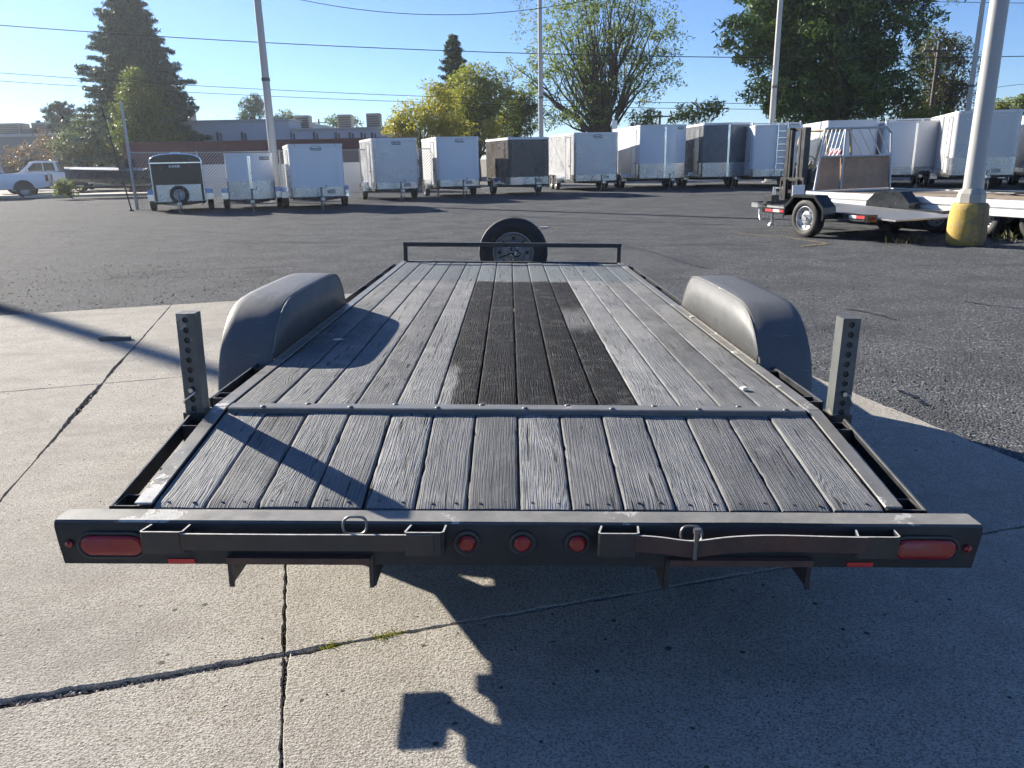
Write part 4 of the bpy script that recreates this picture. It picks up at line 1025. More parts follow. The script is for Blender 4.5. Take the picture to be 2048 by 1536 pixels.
enclosed("small white V-nose cargo trailer between the black one and the plain white box", 506, 26.6, 1.50, 2.6, 1.84, R(17), WHITEP, vn=0.22, guard=0.55, logo=('plate', 0.50, 1.66, 0.32), z0=0.38)
enclosed("plain white flat-nose cargo trailer with dark script logo, third from the left", 640, 26.3, 1.74, 3.2, 2.08, R(18), WHITEP, guard=0.28, logo=('logo', 0.0, 1.92, 0.36), z0=0.42)
enclosed("silver-grey rounded cargo trailer with a small dark sticker, fourth from the left", 796, 31.0, 1.78, 3.2, 2.34, R(18), SILVERP, guard=0.22, logo=('plate', 0.05, 2.14, 0.34), z0=0.46)
enclosed("white cargo trailer with an oval script logo, just left of the charcoal one", 920, 32.4, 1.76, 3.6, 2.38, R(15), WHITEP, guard=0.24, logo=('logo', 0.05, 2.20, 0.36))
enclosed("charcoal-brown cargo trailer in the middle of the row", 1060, 33.0, 1.78, 3.6, 2.32, R(16), BROWNP, guard=0.28)
enclosed("tall silver-grey cargo trailer right of the charcoal one", 1192, 36.0, 2.10, 4.8, 2.54, R(11), SILVERP, guard=0.26, logo=('logo', 0.05, 2.34, 0.42), tandem=True)
enclosed("tall white V-nose cargo trailer with a riveted nose strip, left of the dark grey one", 1322, 36.0, 2.15, 5.0, 2.80, R(6), WHITEP, vn=0.38, guard=0.62, logo=('logo', 0.74, 2.62, 0.30), tandem=True, z0=0.52)
enclosed("dark grey V-nose cargo trailer with a bright nose strip", 1446, 36.4, 2.15, 5.0, 2.84, R(2), DGREYP, vn=0.38, guard=0.60, tandem=True, z0=0.52)
enclosed("white cargo trailer with a roof rack and front ladder behind the forklift mast", 1548, 35.0, 2.10, 5.0, 2.66, R(-3), WHITEP, guard=0.30, tandem=True, rack=True, ladder=True, z0=0.52)
enclosed("white cargo trailer standing behind the forklift's overhead guard", 1692, 34.5, 2.15, 5.5, 2.78, R(-8), WHITEP, guard=0.30, tandem=True, z0=0.52)
enclosed("white V-nose cargo trailer with roof racks behind the plywood gate", 1812, 33.6, 2.15, 5.5, 2.66, R(-12), WHITEP, vn=0.35, guard=0.30, tandem=True, rack=True, z0=0.52)
enclosed("large silver cargo trailer half hidden by the thick light pole", 1955, 29.6, 2.15, 6.0, 2.84, R(-20), SILVERP, guard=0.62, tandem=True, z0=0.56)
enclosed("white V-nose cargo trailer cut off by the right edge of the photo", 2120, 29.8, 2.2, 6.0, 2.74, R(-22), WHITEP, vn=0.4, guard=0.60, tandem=True, z0=0.56)

# ================================================================== LIGHT POLES
POLEM = paint("pale_grey_pole", (0.40, 0.40, 0.385), 0.45, 0.08, scale=1.5, dirt=0.08)
def light_pole(label, X, Y, r0, r1, H, group="parking lot light poles", name="light_pole"):
    t = thing(name, label, "light pole", (X, Y, 0), 0, group)
    mb = MB(); mb.cyl((0, 0, 0.05), (0, 0, H), r0, r1, 16); mb.build("pole", POLEM, t, smooth=40)
    mb = MB(); mb.cyl((0, 0, 0), (0, 0, 0.06), r0*1.9, r0*1.9, 16); mb.build("base_flange", POLEM, t)
    mb = MB(); mb.cyl((0, 0, H*0.36), (0, 0, H*0.36+0.12), r0*1.02, r0*1.0, 12); mb.build("collar", paint("dark_collar", (0.10, 0.10, 0.10), 0.6), t)
    for s_ in (-1, 1):
        mb = MB(); mb.bar((0, 0, H-0.15), (s_*1.1, 0, H), 0.08); a = mb.build("lamp_arm", POLEM, t)
        mb = MB(); mb.box((s_*1.45, 0, H), (0.7, 0.4, 0.16)); mb.build("lamp_head", POLEM, t, bevel=0.03)
    return t
def pole_at(label, xb, yb, Y, r0, r1, H): p = atY(xb, yb, Y); return light_pole(label, p.x, Y, r0, r1, H)
pole_at("light pole rising behind the small white V-nose trailer at left", 556, 400, 31.5, 0.165, 0.11, 12.5)
pole_at("slim light pole standing in front of the open vase-shaped tree", 1083, 372, 46.0, 0.15, 0.10, 13.0)
pole_at("light pole standing in front of the big dark maple", 1537, 340, 42.0, 0.165, 0.11, 13.0)
pole_at("slender light pole just left of the thick near pole", 1921, 330, 44.0, 0.15, 0.10, 13.0)
t = thing("unseen_pole", "plain pole outside the left edge whose soft shadow falls on the concrete", "pole", (-19.6, 20.6, 0))  # unseen, inferred from its shadow; kept armless and sized to fit it
mb = MB(); mb.cyl((0, 0, 0), (0, 0, 10.8), 0.17, 0.12, 14); mb.build("shaft", POLEM, t, smooth=40)
mb = MB(); mb.cyl((0, 0, 0), (0, 0, 0.08), 0.32, 0.30, 14); mb.build("base_flange", POLEM, t)
# near pole on a yellow concrete base
bp_ = (7.38, 12.45)
NP_ = thing("light_pole", "thick pale steel light pole on a worn yellow concrete base", "light pole", (*bp_, 0), R(10), "parking lot light poles")
mb = MB(); mb.cyl((0, 0, 0.86), (0, 0, 9.5), 0.140, 0.100, 28); mb.build("pole", POLEM, NP_, smooth=40)
mb = MB()
for k in range(2): pass
mb.cyl((0, 0, 0.66), (0, 0, 0.80), 0.212, 0.205, 8); mb.cyl((0, 0, 0.80), (0, 0, 0.88), 0.205, 0.160, 8)
mb.build("base_collar", paint("collar_paint", (0.36, 0.345, 0.31), 0.5, 0.1, dirt=0.25), NP_, bevel=0.008)
YB = NT("worn_yellow_concrete"); v_ = YB.mapv(); x_ = YB.sep(YB.obj())
_n = YB.noise(v_, 5, 5, 0.7); _m = YB.noise(v_, 22, 4, 0.7)
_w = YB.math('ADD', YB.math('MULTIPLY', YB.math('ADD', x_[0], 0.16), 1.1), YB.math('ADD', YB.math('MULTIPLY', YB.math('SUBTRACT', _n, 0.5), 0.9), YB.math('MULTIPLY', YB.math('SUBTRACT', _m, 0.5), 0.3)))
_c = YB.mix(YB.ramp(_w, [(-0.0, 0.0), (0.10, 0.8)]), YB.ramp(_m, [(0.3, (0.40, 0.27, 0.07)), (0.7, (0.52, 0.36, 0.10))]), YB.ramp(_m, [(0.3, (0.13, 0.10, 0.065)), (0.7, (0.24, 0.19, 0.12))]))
_c = YB.mix(YB.ramp(YB.noise(v_, 8, 5, 0.75), [(0.60, 0.0), (0.66, 0.85)]), _c, (0.30, 0.28, 0.25))
YB = YB.fin(_c, 0.8, 0.0, YB.bump(_m, 0.6, 0.01), 0.3)
mb = MB(); prof = []
n = 32; rings = [(0.0, 0.24), (0.05, 0.275), (0.12, 0.285), (0.40, 0.280), (0.56, 0.270), (0.63, 0.262), (0.662, 0.235)]
vs = []
for j, (z, r_) in enumerate(rings):
    for k in range(n):
        a = 2*PI*k/n; rr = r_+0.012*n1(k*0.7+z*9, 3)
        if z < 0.15: rr -= 0.07*max(0, math.cos(a-PI*1.1))**3*(1-z/0.15)
        vs.append((rr*math.cos(a), rr*math.sin(a), z))
mb.add(vs, [(j*n+k, j*n+(k+1) % n, (j+1)*n+(k+1) % n, (j+1)*n+k) for j in range(len(rings)-1) for k in range(n)]+[tuple(range((len(rings)-1)*n, len(rings)*n))])
mb.build("concrete_base", YB, NP_, smooth=35)

# ================================================================== SMALL TILT TRAILER
TT = thing("tilt_trailer", "small black tilt-bed trailer with red and white tape in front of the forklift", "trailer", (6.42, 14.55, 0), R(21))
DIAM = paint("grey_diamond_deck", (0.30, 0.30, 0.29), 0.42, 0.12, metal=0.5, bump=0.5, scale=5)
BLKG = paint("gloss_black", (0.016, 0.018, 0.020), 0.22, 0.2)
# local: +Y forward (tongue), X right; wheels at y=0
for s_ in (-1, 1):
    wheel(TT, (s_*1.0, 0, 0.335), 0.335, 0.21, 0.215, out=s_, n=32)
    FPn = [(-0.52, 0.36), (-0.50, 0.55), (-0.27, 0.75), (0.27, 0.75), (0.50, 0.55), (0.52, 0.36)]
    q = len(FPn); xa, xb = s_*0.86, s_*1.14; mb = MB()
    mb.add([(xa, a, c) for a, c in FPn]+[(xb, a, c) for a, c in FPn]+[(xb, a*0.93, c-0.045) for a, c in FPn], [(i, i+1, q+i+1, q+i) for i in range(q-1)]+[(q+i, q+i+1, 2*q+i+1, 2*q+i) for i in range(q-1)])
    mb.add([(xa, a, c) for a, c in FPn], [tuple(range(q))])
    fo = mb.build("fender", BLKG, TT); md = fo.modifiers.new("thick", 'SOLIDIFY'); md.thickness = 0.006
    mb = MB(); mb.span(s_*0.80, s_*0.855, -1.25, 1.45, 0.36, 0.46); mb.build("side_rail", BLKG, TT, bevel=0.004)
    mb = MB(); mb.bar((s_*0.80, 1.43, 0.41), (s_*0.05, 2.55, 0.41), 0.06, 0.10); mb.build("tongue_beam", BLKG, TT)
    for k, (y0, y1, mm) in enumerate(((-1.2, -0.98, REDP), (-0.98, -0.82, WTAPE), (0.72, 0.95, REDP), (0.95, 1.13, WTAPE), (1.13, 1.36, REDP))):
        mb = MB(); mb.span(s_*0.8555, s_*0.8575, y0, y1, 0.385, 0.435); mb.build("reflective_tape", mm, TT)
    mb = MB(); mb.span(s_*0.74, s_*0.95, -1.33, -1.255, 0.34, 0.46); tl = mb.build("light_box", BLKG, TT)
    mb = MB(); mb.span(s_*0.78, s_*0.92, -1.336, -1.331, 0.37, 0.43); mb.build("tail_light", REDL, tl)
mb = MB(); mb.add([(-0.79, -1.75, 0.40), (0.79, -1.75, 0.40), (0.79, 1.40, 0.50), (-0.79, 1.40, 0.50), (-0.79, -1.75, 0.375), (0.79, -1.75, 0.375), (0.79, 1.40, 0.465), (-0.79, 1.40, 0.465)], [(0,1,2,3),(4,7,6,5),(0,4,5,1),(1,5,6,2),(2,6,7,3),(3,7,4,0)])
mb.build("tilt_deck", DIAM, TT)
mb = MB(); mb.bar((-0.80, 1.40, 0.55), (0.80, 1.40, 0.55), 0.05); mb.build("front_bar", BLKG, TT)
mb = MB(); mb.cyl((-0.9, 0, 0.335), (0.9, 0, 0.335), 0.04, 0.04, 8); mb.build("axle", BLKG, TT)
mb = MB(); mb.span(-0.05, 0.05, 2.5, 2.80, 0.37, 0.46); mb.build("coupler", STEEL, TT)
mb = MB(); mb.cyl((0.12, 2.30, 0.05), (0.12, 2.30, 0.80), 0.032, 0.032, 8); mb.cyl((0.12, 2.30, 0), (0.12, 2.30, 0.05), 0.09, 0.06, 10); mb.bar((0.12, 2.30, 0.78), (0.12, 2.12, 0.78), 0.025); mb.build("tongue_jack", STEEL, TT, smooth=50)
mb = MB(); mb.box((-0.15, 2.05, 0.55), (0.20, 0.28, 0.20)); mb.build("battery_box", BLK, TT, bevel=0.02)
mb = MB(); mb.span(-0.16, 0.14, 1.42, 1.435, 0.60, 0.86); mb.build("notice_plate", WTAPE, TT)
for s_ in (-1, 1):
    mb = MB(); mb.tube([(s_*0.04, 2.55, 0.36), (s_*0.07, 2.5, 0.2), (s_*0.10, 2.42, 0.12), (s_*0.06, 2.34, 0.2)], 0.013, 5); mb.build("safety_chain", STEEL, TT)

# ================================================================== ALUMINIUM FLATBED WITH PLYWOOD GATE
FBY = R(20)
FB = thing("aluminium_flatbed", "long silver aluminium flatbed trailer with a plywood and pipe front gate", "trailer", (6.70, 17.5, 0), FBY)
# local: x to the right across the bed (0..2.1), y negative towards the camera
FL = 7.2; FW = 2.35
ALW = paint("mill_aluminium", (0.74, 0.74, 0.73), 0.34, 0.05, metal=0.15, scale=2)
for x in (0.0, FW):
    mb = MB(); s_ = -1 if x == 0 else 1
    mb.prism([(x, 0.66), (x+s_*0.04, 0.65), (x+s_*0.04, 0.54), (x+s_*0.005, 0.52), (x+s_*0.005, 0.485), (x+s_*0.035, 0.475), (x+s_*0.035, 0.39), (x, 0.38)], 1, -FL, 0.0); mb.build("side_rail", ALW, FB, bevel=0.004)
npk = 14
PLY = paint("deck_timber", (0.30, 0.235, 0.16), 0.7, 0.2, scale=4)
for k in range(npk):
    mb = MB(); x0 = 0.01+k*(FW-0.02)/npk; mb.span(x0+0.004, x0+(FW-0.02)/npk-0.004, -FL, -0.02, 0.60, 0.635); mb.build("deck_board", PLY, FB)
mb = MB(); mb.span(0, FW, -0.02, 0.03, 0.40, 0.665); mb.build("front_rail", ALW, FB)
mb = MB(); mb.span(0.15, 0.25, -FL, 0.6, 0.36, 0.57); mb.build("chassis_beam", BLK, FB)
mb = MB(); mb.span(FW-0.25, FW-0.15, -FL, 0.6, 0.36, 0.57); mb.build("chassis_beam", BLK, FB)
for y in (-3.35, -4.3, -5.3):
    for x, s_ in ((0.16, -1), (FW-0.16, 1)): wheel(FB, (x, y, 0.33), 0.33, 0.2, 0.205, out=s_, n=28)
for s_ in (-1, 1):
    mb = MB(); mb.bar((FW/2+s_*0.8, 0.3, 0.36), (FW/2, 1.6, 0.36), 0.07, 0.10); mb.build("tongue_beam", BLK, FB)
# gate
PIPE = paint("galvanised_pipe", (0.42, 0.43, 0.44), 0.4, 0.1, metal=0.5)
PLYG = paint("weathered_plywood", (0.40, 0.255, 0.16), 0.8, 0.35, scale=2.5, bump=0.2)
gy = 0.0; lean = 0.13
def G(x, z): return (0.10+x*1.07+0.20*(z-0.56)*max(0.0, 1.0-x/0.8), -0.06+lean*(z-0.56), z+0.10)
for x0, x1 in ((0.04, 0.70), (0.72, 2.04)):
    mb = MB(); mb.add([G(x0, 0.575), G(x1, 0.575), G(x1, 1.26), G(x0, 1.26)]+[tuple(Vector(G(a, c))+Vector((0, 0.02, 0))) for a, c in ((x0, 0.575), (x1, 0.575), (x1, 1.26), (x0, 1.26))], [(0,1,2,3),(4,7,6,5),(0,4,5,1),(1,5,6,2),(2,6,7,3),(3,7,4,0)])
    mb.build("plywood_panel", PLYG, FB)
def pipe(a, c, r=0.024, name="gate_pipe"):
    mb = MB(); mb.cyl(tuple(Vector(G(*a))-Vector((0, 0.02, 0))), tuple(Vector(G(*c))-Vector((0, 0.02, 0))), r, r, 8); mb.build(name, PIPE, FB, smooth=50)
pipe((0.02, 0.57), (0.10, 1.88)); pipe((0.70, 0.57), (0.86, 1.90)); pipe((2.05, 0.57), (2.07, 1.78)); pipe((0.10, 1.88), (1.95, 1.90)); pipe((1.95, 1.90), (2.07, 1.78)); pipe((0.04, 1.28), (2.06, 1.28))
for k in range(5): pipe((0.06+k*0.13, 1.28), (0.22+k*0.15, 1.88), 0.009)
for k in range(4): pipe((1.10+k*0.26+0.18, 1.28), (0.92+k*0.26, 1.89), 0.014)
mb = MB(); mb.span(0.95, 1.75, -0.34, -0.28, 0.645, 0.67); mb.build("loose_bar", ALW, FB)

# dark low trailer beyond the near pole
DT = thing("low_trailer", "low black trailer frame behind the yellow pole base at the right edge", "trailer", (10.6, 14.6, 0), R(20))
for s_ in (-1, 1):
    mb = MB(); mb.span(s_*0.85, s_*0.95, -2.6, 2.4, 0.42, 0.54); mb.build("frame_rail", BLKG, DT)
    for y in (-0.45, 0.45): wheel(DT, (s_*1.05, y, 0.33), 0.33, 0.2, 0.2, out=s_, n=24)
    mb = MB(); mb.span(s_*0.93, s_*1.18, -0.95, 0.95, 0.69, 0.72); mb.build("fender", BLKG, DT)
for k in range(7):
    mb = MB(); mb.span(-0.85, 0.85, -2.5+k*0.8, -2.42+k*0.8, 0.44, 0.52); mb.build("crossmember", BLKG, DT)
mb = MB(); mb.span(-0.95, 0.95, -2.68, -2.60, 0.30, 0.54); mb.build("rear_beam", BLKG, DT)
mb = MB(); mb.span(-0.9, -0.4, -2.40, -2.0, 0.30, 0.60); mb.build("grey_box", paint("grey_box", (0.35, 0.35, 0.35), 0.5), DT)

# ================================================================== FORKLIFT
FKp = atY(1588, 398, 24.0)+Vector((0.95, 0, 0))
FK = thing("forklift", "black and yellow forklift with raised mast parked behind the tilt trailer", "forklift", (FKp.x, 24.5, 0), R(112))
# local +Y is the fork side (towards the left of the photo); mast at y=+0.95
FKB = paint("forklift_black", (0.020, 0.021, 0.023), 0.4, 0.2, dirt=0.2); FKT = paint("forklift_tan", (0.42, 0.33, 0.19), 0.45, 0.1)
for s_ in (-1, 1):
    mb = MB(); mb.span(s_*0.25, s_*0.40, 0.88, 1.10, 0.10, 2.20); mb.build("mast_rail", FKB, FK, bevel=0.008)
    mb = MB(); mb.span(s_*0.15, s_*0.23, 0.96, 1.10, 0.12, 2.14); mb.build("inner_mast_rail", FKB, FK, bevel=0.008)
    mb = MB(); mb.bar((s_*0.25, 1.16, 0.08), (s_*0.25, 2.2, 0.06), 0.11, 0.045); mb.span(s_*0.195, s_*0.305, 1.13, 1.17, 0.06, 0.72); mb.build("fork", FKB, FK)
    mb = MB(); mb.tube([(s_*0.48, 0.78, 0.95), (s_*0.47, 0.55, 1.75), (s_*0.46, 0.45, 2.10)], 0.035, 8); mb.build("guard_post", FKT, FK, smooth=50)
    mb = MB(); mb.tube([(s_*0.48, -0.75, 1.0), (s_*0.47, -0.62, 1.7), (s_*0.46, -0.55, 2.10)], 0.035, 8); mb.build("guard_post", FKT, FK, smooth=50)
    wheel(FK, (s_*0.48, 0.72, 0.31), 0.31, 0.22, 0.16, out=s_, tread=False, n=24); wheel(FK, (s_*0.44, -0.78, 0.26), 0.26, 0.18, 0.13, out=s_, tread=False, n=24)
for z in (0.12, 1.1, 2.10):
    mb = MB(); mb.span(-0.36, 0.36, 0.90, 0.94, z, z+0.09); mb.build("mast_crossbar", FKB, FK)
mb = MB(); mb.cyl((-0.08, 1.0, 0.2), (-0.08, 1.0, 1.95), 0.035, 0.035, 10); mb.cyl((0.08, 1.0, 0.2), (0.08, 1.0, 1.95), 0.035, 0.035, 10); tag(mb.build("lift_cylinder", STEEL, FK), kind='stuff')
mb = MB(); mb.span(-0.5, 0.5, 1.085, 1.125, 0.30, 0.40); mb.span(-0.5, 0.5, 1.085, 1.125, 0.66, 0.76)
for s_ in (-0.48, -0.16, 0.16, 0.48): mb.span(s_-0.03, s_+0.03, 1.09, 1.12, 0.38, 0.68)
mb.build("fork_carriage", FKB, FK)
mb = MB(); mb.prism([(0.86, 0.30), (0.86, 0.98), (0.60, 1.02), (0.42, 0.62), (0.05, 0.60), (-0.10, 0.92), (-0.95, 1.00), (-1.15, 0.86), (-1.18, 0.30)], 0, -0.50, 0.50); mb.build("body", FKB, FK, bevel=0.03, seg=2)
mb = MB(); mb.prism([(-0.72, 0.34), (-0.72, 1.02), (-1.00, 1.04), (-1.22, 0.90), (-1.24, 0.34)], 0, -0.52, 0.52); mb.build("counterweight", FKT, FK, bevel=0.05, seg=2)
mb = MB(); mb.span(-0.50, 0.50, -0.62, 0.50, 2.08, 2.13)
mb.build("overhead_guard", FKT, FK, bevel=0.015)
SEATM = NT("striped_seat_cover"); v_ = SEATM.mapv((1, 1, 1)); _x = SEATM.sep(SEATM.obj())
_s = SEATM.math('FRACT', SEATM.math('MULTIPLY', SEATM.math('ADD', _x[2], _x[0]), 6.0))
SEATM = SEATM.fin(SEATM.ramp(_s, [(0.0, (0.03, 0.04, 0.10)), (0.4, (0.45, 0.06, 0.08)), (0.7, (0.6, 0.6, 0.62))], 'CONSTANT'), 0.7)
mb = MB(); mb.span(-0.25, 0.25, -0.50, -0.02, 0.98, 1.10); mb.build("seat", BLK, FK, bevel=0.03, seg=2)
mb = MB(); mb.span(-0.25, 0.25, -0.58, -0.48, 1.08, 1.58); mb.build("seat_back", SEATM, FK, bevel=0.03, seg=2)
mb = MB(); mb.tube([(0.16*math.cos(a), 0.42+0.05*math.sin(a), 1.22+0.15*math.sin(a)) for a in [2*PI*i/16 for i in range(16)]], 0.014, 6, True); mb.bar((0, 0.60, 0.95), (0, 0.42, 1.22), 0.05); mb.build("steering_wheel", BLK, FK)
mb = MB(); mb.cyl((-0.36, -1.0, 1.20), (0.36, -1.0, 1.20), 0.15, 0.15, 16); mb.build("gas_tank", WHITET, FK, bevel=0.03, seg=2)
for s_ in (-1, 1):
    mb = MB(); mb.cyl((s_*0.42, 0.70, 1.08), (s_*0.42, 0.80, 1.08), 0.07, 0.07, 12); mb.build("headlamp", paint("warm_lamp", (0.75, 0.55, 0.25), 0.3), FK)

# ================================================================== CHAIN-LINK FENCE, PANELS
FN = thing("chain_link_fence", "grey chain-link fence behind the small cargo trailers at left", "fence", (-13.0, 28.0, 0))
FZ = paint("galvanised_wire", (0.36, 0.37, 0.37), 0.45, 0.1, metal=0.6)
fpts = [(0, 0), (1.2, 3.0), (4.2, 3.6), (7.2, 4.4), (10.2, 5.6)]
for i, (x, y) in enumerate(fpts):
    mb = MB(); mb.cyl((x, y, 0), (x, y, 2.0 if i else 3.6), 0.03 if i else 0.06, 0.03 if i else 0.05, 8); mb.build("fence_post", FZ, FN)
for a, c in zip(fpts[:-1], fpts[1:]):
    mb = MB(); mb.cyl((*a, 1.95), (*c, 1.95), 0.02, 0.02, 6); mb.build("top_rail", FZ, FN)
V = []; F = []
for a, c in zip(fpts[:-1], fpts[1:]):
    L_ = math.hypot(c[0]-a[0], c[1]-a[1]); ux, uy = (c[0]-a[0])/L_, (c[1]-a[1])/L_; s_ = 0.0
    Hh = 1.95; stp = 0.115; wd = 0.0075
    for dirn in (1, -1):
        q = -Hh
        while q < L_:
            # wire from (q,0) to (q+Hh,Hh)
            s0, s1 = max(q, 0), min(q+Hh, L_)
            if s1 > s0:
                z0_, z1_ = s0-q, s1-q
                if dirn < 0: z0_, z1_ = Hh-z0_, Hh-z1_
                k = len(V); ex, ey = ux*wd, uy*wd
                V += [(a[0]+ux*s0-ex, a[1]+uy*s0-ey, z0_+wd), (a[0]+ux*s0+ex, a[1]+uy*s0+ey, z0_-wd), (a[0]+ux*s1+ex, a[1]+uy*s1+ey, z1_-wd), (a[0]+ux*s1-ex, a[1]+uy*s1-ey, z1_+wd)]
                F.append((k, k+1, k+2, k+3))
            q += stp
o = raw_mesh("wire_mesh", V, F, FZ, FN); tag(o, kind='stuff')
for i, (px, Y, w_, h_, lab) in enumerate(((437, 32.6, 1.25, 1.45, "white sheet panel leaning behind the fence beside the black round-top trailer"), (566, 33.2, 1.1, 1.42, "white sheet panel behind the fence between the two white trailers"), (706, 34.4, 0.9, 1.42, "white sheet panel behind the fence left of the silver-grey trailer"))):
    p = atY(px, 380, Y); t = thing("white_panel", lab, "panel", (p.x, Y, 0), R(8), "white panels behind the fence")
    mb = MB(); mb.span(-w_/2, w_/2, 0, 0.04, 0.22, h_+0.05); mb.build("sheet", WHITEP, t)
    for s_ in (-1, 1):
        mb = MB(); mb.span(s_*(w_/2-0.06), s_*(w_/2), 0.04, 0.10, 0, h_+0.02); mb.build("post", FZ, t)
p = atY(252, 420, 27.2)
t = thing("leaning_post", "thin dark post leaning beside the fence corner", "post", (p.x-0.15, 27.4, 0))
mb = MB(); mb.cyl((0.25, 0, 0), (-0.22, 0, 3.4), 0.026, 0.022, 8); mb.build("shaft", paint("dark_post", (0.05, 0.05, 0.05), 0.6), t)
mb = MB(); mb.cyl((0.25, 0, 0), (0.25, 0, 0.05), 0.09, 0.07, 8); mb.build("foot", BLK, t)

# ================================================================== LEFT: PICKUPS, BOAT
PT = paint("white_car_paint", (0.82, 0.83, 0.84), 0.22, 0.03, scale=1, coat=0.4)
def pickup(label, loc, rz, group="white pickups by the street"):
    t = thing("pickup_truck", label, "truck", loc, rz, group)
    # +X is the front; length 5.8
    mb = MB(); mb.prism([(-2.9, 0.55), (-2.9, 1.22), (-0.75, 1.24), (-0.62, 1.28), (1.35, 1.28), (1.55, 1.24), (2.75, 1.12), (2.9, 0.95), (2.9, 0.50), (2.2, 0.45), (-2.3, 0.45)], 1, -0.98, 0.98); mb.build("body", PT, t, bevel=0.05, seg=2, smooth=40)
    mb = MB(); P = [(-0.70, 1.28), (-0.62, 1.86), (-0.40, 1.92), (0.55, 1.92), (0.80, 1.86), (1.45, 1.28)]
    mb.prism(P, 1, -0.82, 0.82); cb = mb.build("cab", PT, t, bevel=0.06, seg=2, smooth=40)
    for s_ in (-1, 1):
        mb = MB(); mb.prism([(-0.52, 1.34), (-0.46, 1.80), (0.10, 1.82), (0.10, 1.34)], 1, s_*0.80, s_*0.835); mb.build("side_window", GLASS, cb)
        mb = MB(); mb.prism([(0.16, 1.34), (0.16, 1.82), (0.60, 1.80), (1.12, 1.34)], 1, s_*0.80, s_*0.835); mb.build("side_window", GLASS, cb)
        mb = MB(); mb.box((0.95, s_*1.05, 1.38), (0.12, 0.20, 0.20)); mb.build("mirror", PT, t, bevel=0.03)
        for x in (-1.75, 1.85):
            wheel(t, (x, s_*0.86, 0.40), 0.40, 0.26, 0.23, axis='y', out=s_, tread=False, n=24)
            mb = MB(); mb.prism([(x+0.50*math.cos(a), 0.42+0.50*math.sin(a)) for a in [PI*i/12 for i in range(13)]], 1, s_*0.955, s_*0.988); mb.build("wheel_arch", BLK, t)
        mb = MB(); mb.span(-2.93, -2.80, s_*0.86, s_*0.99, 0.82, 1.14); mb.build("tail_lamp", REDL, t)
        mb = MB(); mb.span(2.80, 2.93, s_*0.62, s_*0.95, 0.86, 1.04); mb.build("headlamp", WHITET, t)
        mb = MB(); mb.span(-0.15, 0.02, s_*0.985, s_*1.0, 1.06, 1.10); mb.build("door_handle", BLK, t)
    mb = MB(); mb.prism([(0.88, 1.84), (1.50, 1.30), (1.47, 1.29), (0.84, 1.82)], 1, -0.74, 0.74); mb.build("windscreen", GLASS, cb)
    mb = MB(); mb.span(-3.02, -2.90, -0.9, 0.9, 0.48, 0.66); mb.build("rear_bumper", STEEL, t, bevel=0.02)
    mb = MB(); mb.span(2.9, 3.0, -0.9, 0.9, 0.44, 0.64); mb.build("front_bumper", STEEL, t, bevel=0.02)
    mb = MB(); mb.span(-2.82, -0.82, -0.80, 0.80, 1.225, 1.25); mb.build("bed_cover", BLK, t)
    return t
def side_on(px, Y, rz, back):
    """stand a truck so that its rear end shows at photo column px"""
    q = atY(px, 380, Y); h = Vector((math.cos(rz), math.sin(rz), 0)); p = q+h*back; return (p.x, p.y, 0.0)
pickup("near white pickup at the left edge showing its tail lamp and rear wheel", side_on(106, 43.4, R(203), 2.95), R(203))
pickup("second white pickup parked behind the near one, facing left", side_on(206, 52.0, R(203), 2.95), R(203))
BT = thing("boat", "dark-topped silver motor boat on a trailer behind the fence corner", "boat", (-19.0, 40.6, 0), R(8))
def hull(k0, k1, sc=1.0):
    st = []
    for i in range(13):
        t_ = i/12; w = 1.05*min(1, (t_*2.4)**0.6)+0.02; st.append((-3.0+6.0*t_, w))
    return st
mb = MB(); S_ = hull(0, 1); ring = 7; vs = []
for i, (x, w) in enumerate(S_):
    t_ = i/12; zt = 1.42-0.22*t_; zc = 0.95-0.10*t_; zk = 0.95-0.42*min(1, t_*2.2)**0.8
    vs += [(x, -w, zt), (x, -w*0.97, zc), (x, -w*0.6, (zc+zk)/2-0.04), (x, 0, zk), (x, w*0.6, (zc+zk)/2-0.04), (x, w*0.97, zc), (x, w, zt)]
mb.add(vs, [(i*ring+j, i*ring+j+1, (i+1)*ring+j+1, (i+1)*ring+j) for i in range(12) for j in range(ring-1)]+[tuple(range(12*ring, 13*ring))])
for i in range(len(mb.f)): mb.mi[i] = 1 if (i < 12*6 and i % 6 in (0, 5)) else 0
mb.build("hull", [paint("hull_silver", (0.30, 0.31, 0.32), 0.3, 0.1, metal=0.4), paint("hull_navy", (0.03, 0.035, 0.05), 0.3, 0.1)], BT, smooth=40)
mb = MB(); vs = []
for i, (x, w) in enumerate(S_[:9]): vs += [(x, -w*0.98, 1.42-0.22*i/12+0.005), (x, 0, 1.50-0.2*i/12+0.03), (x, w*0.98, 1.42-0.22*i/12+0.005)]
mb.add(vs, [(i*3+j, i*3+j+1, (i+1)*3+j+1, (i+1)*3+j) for i in range(8) for j in range(2)]); mb.build("deck", paint("boat_deck", (0.55, 0.56, 0.56), 0.4), BT, smooth=60)
mb = MB(); mb.prism([(-0.35, 1.45), (0.05, 1.85), (0.12, 1.85), (0.15, 1.40)], 1, -0.8, 0.8); mb.build("windshield", GLASS, BT)
mb = MB(); mb.span(3.0, 3.55, -0.22, 0.22, 1.15, 1.62); mb.build("outboard_motor", WHITET, BT, bevel=0.06, seg=2)
mb = MB(); mb.span(3.1, 3.3, -0.08, 0.08, 0.5, 1.16); mb.build("motor_leg", BLK, BT)
for s_ in (-1, 1):
    mb = MB(); mb.bar((-3.2, s_*0.1, 0.5), (2.8, s_*0.7, 0.5), 0.07, 0.09); mb.build("trailer_rail", BLK, BT)
    wheel(BT, (1.4, s_*1.0, 0.31), 0.31, 0.19, 0.18, axis='y', out=s_, tread=False, n=20)

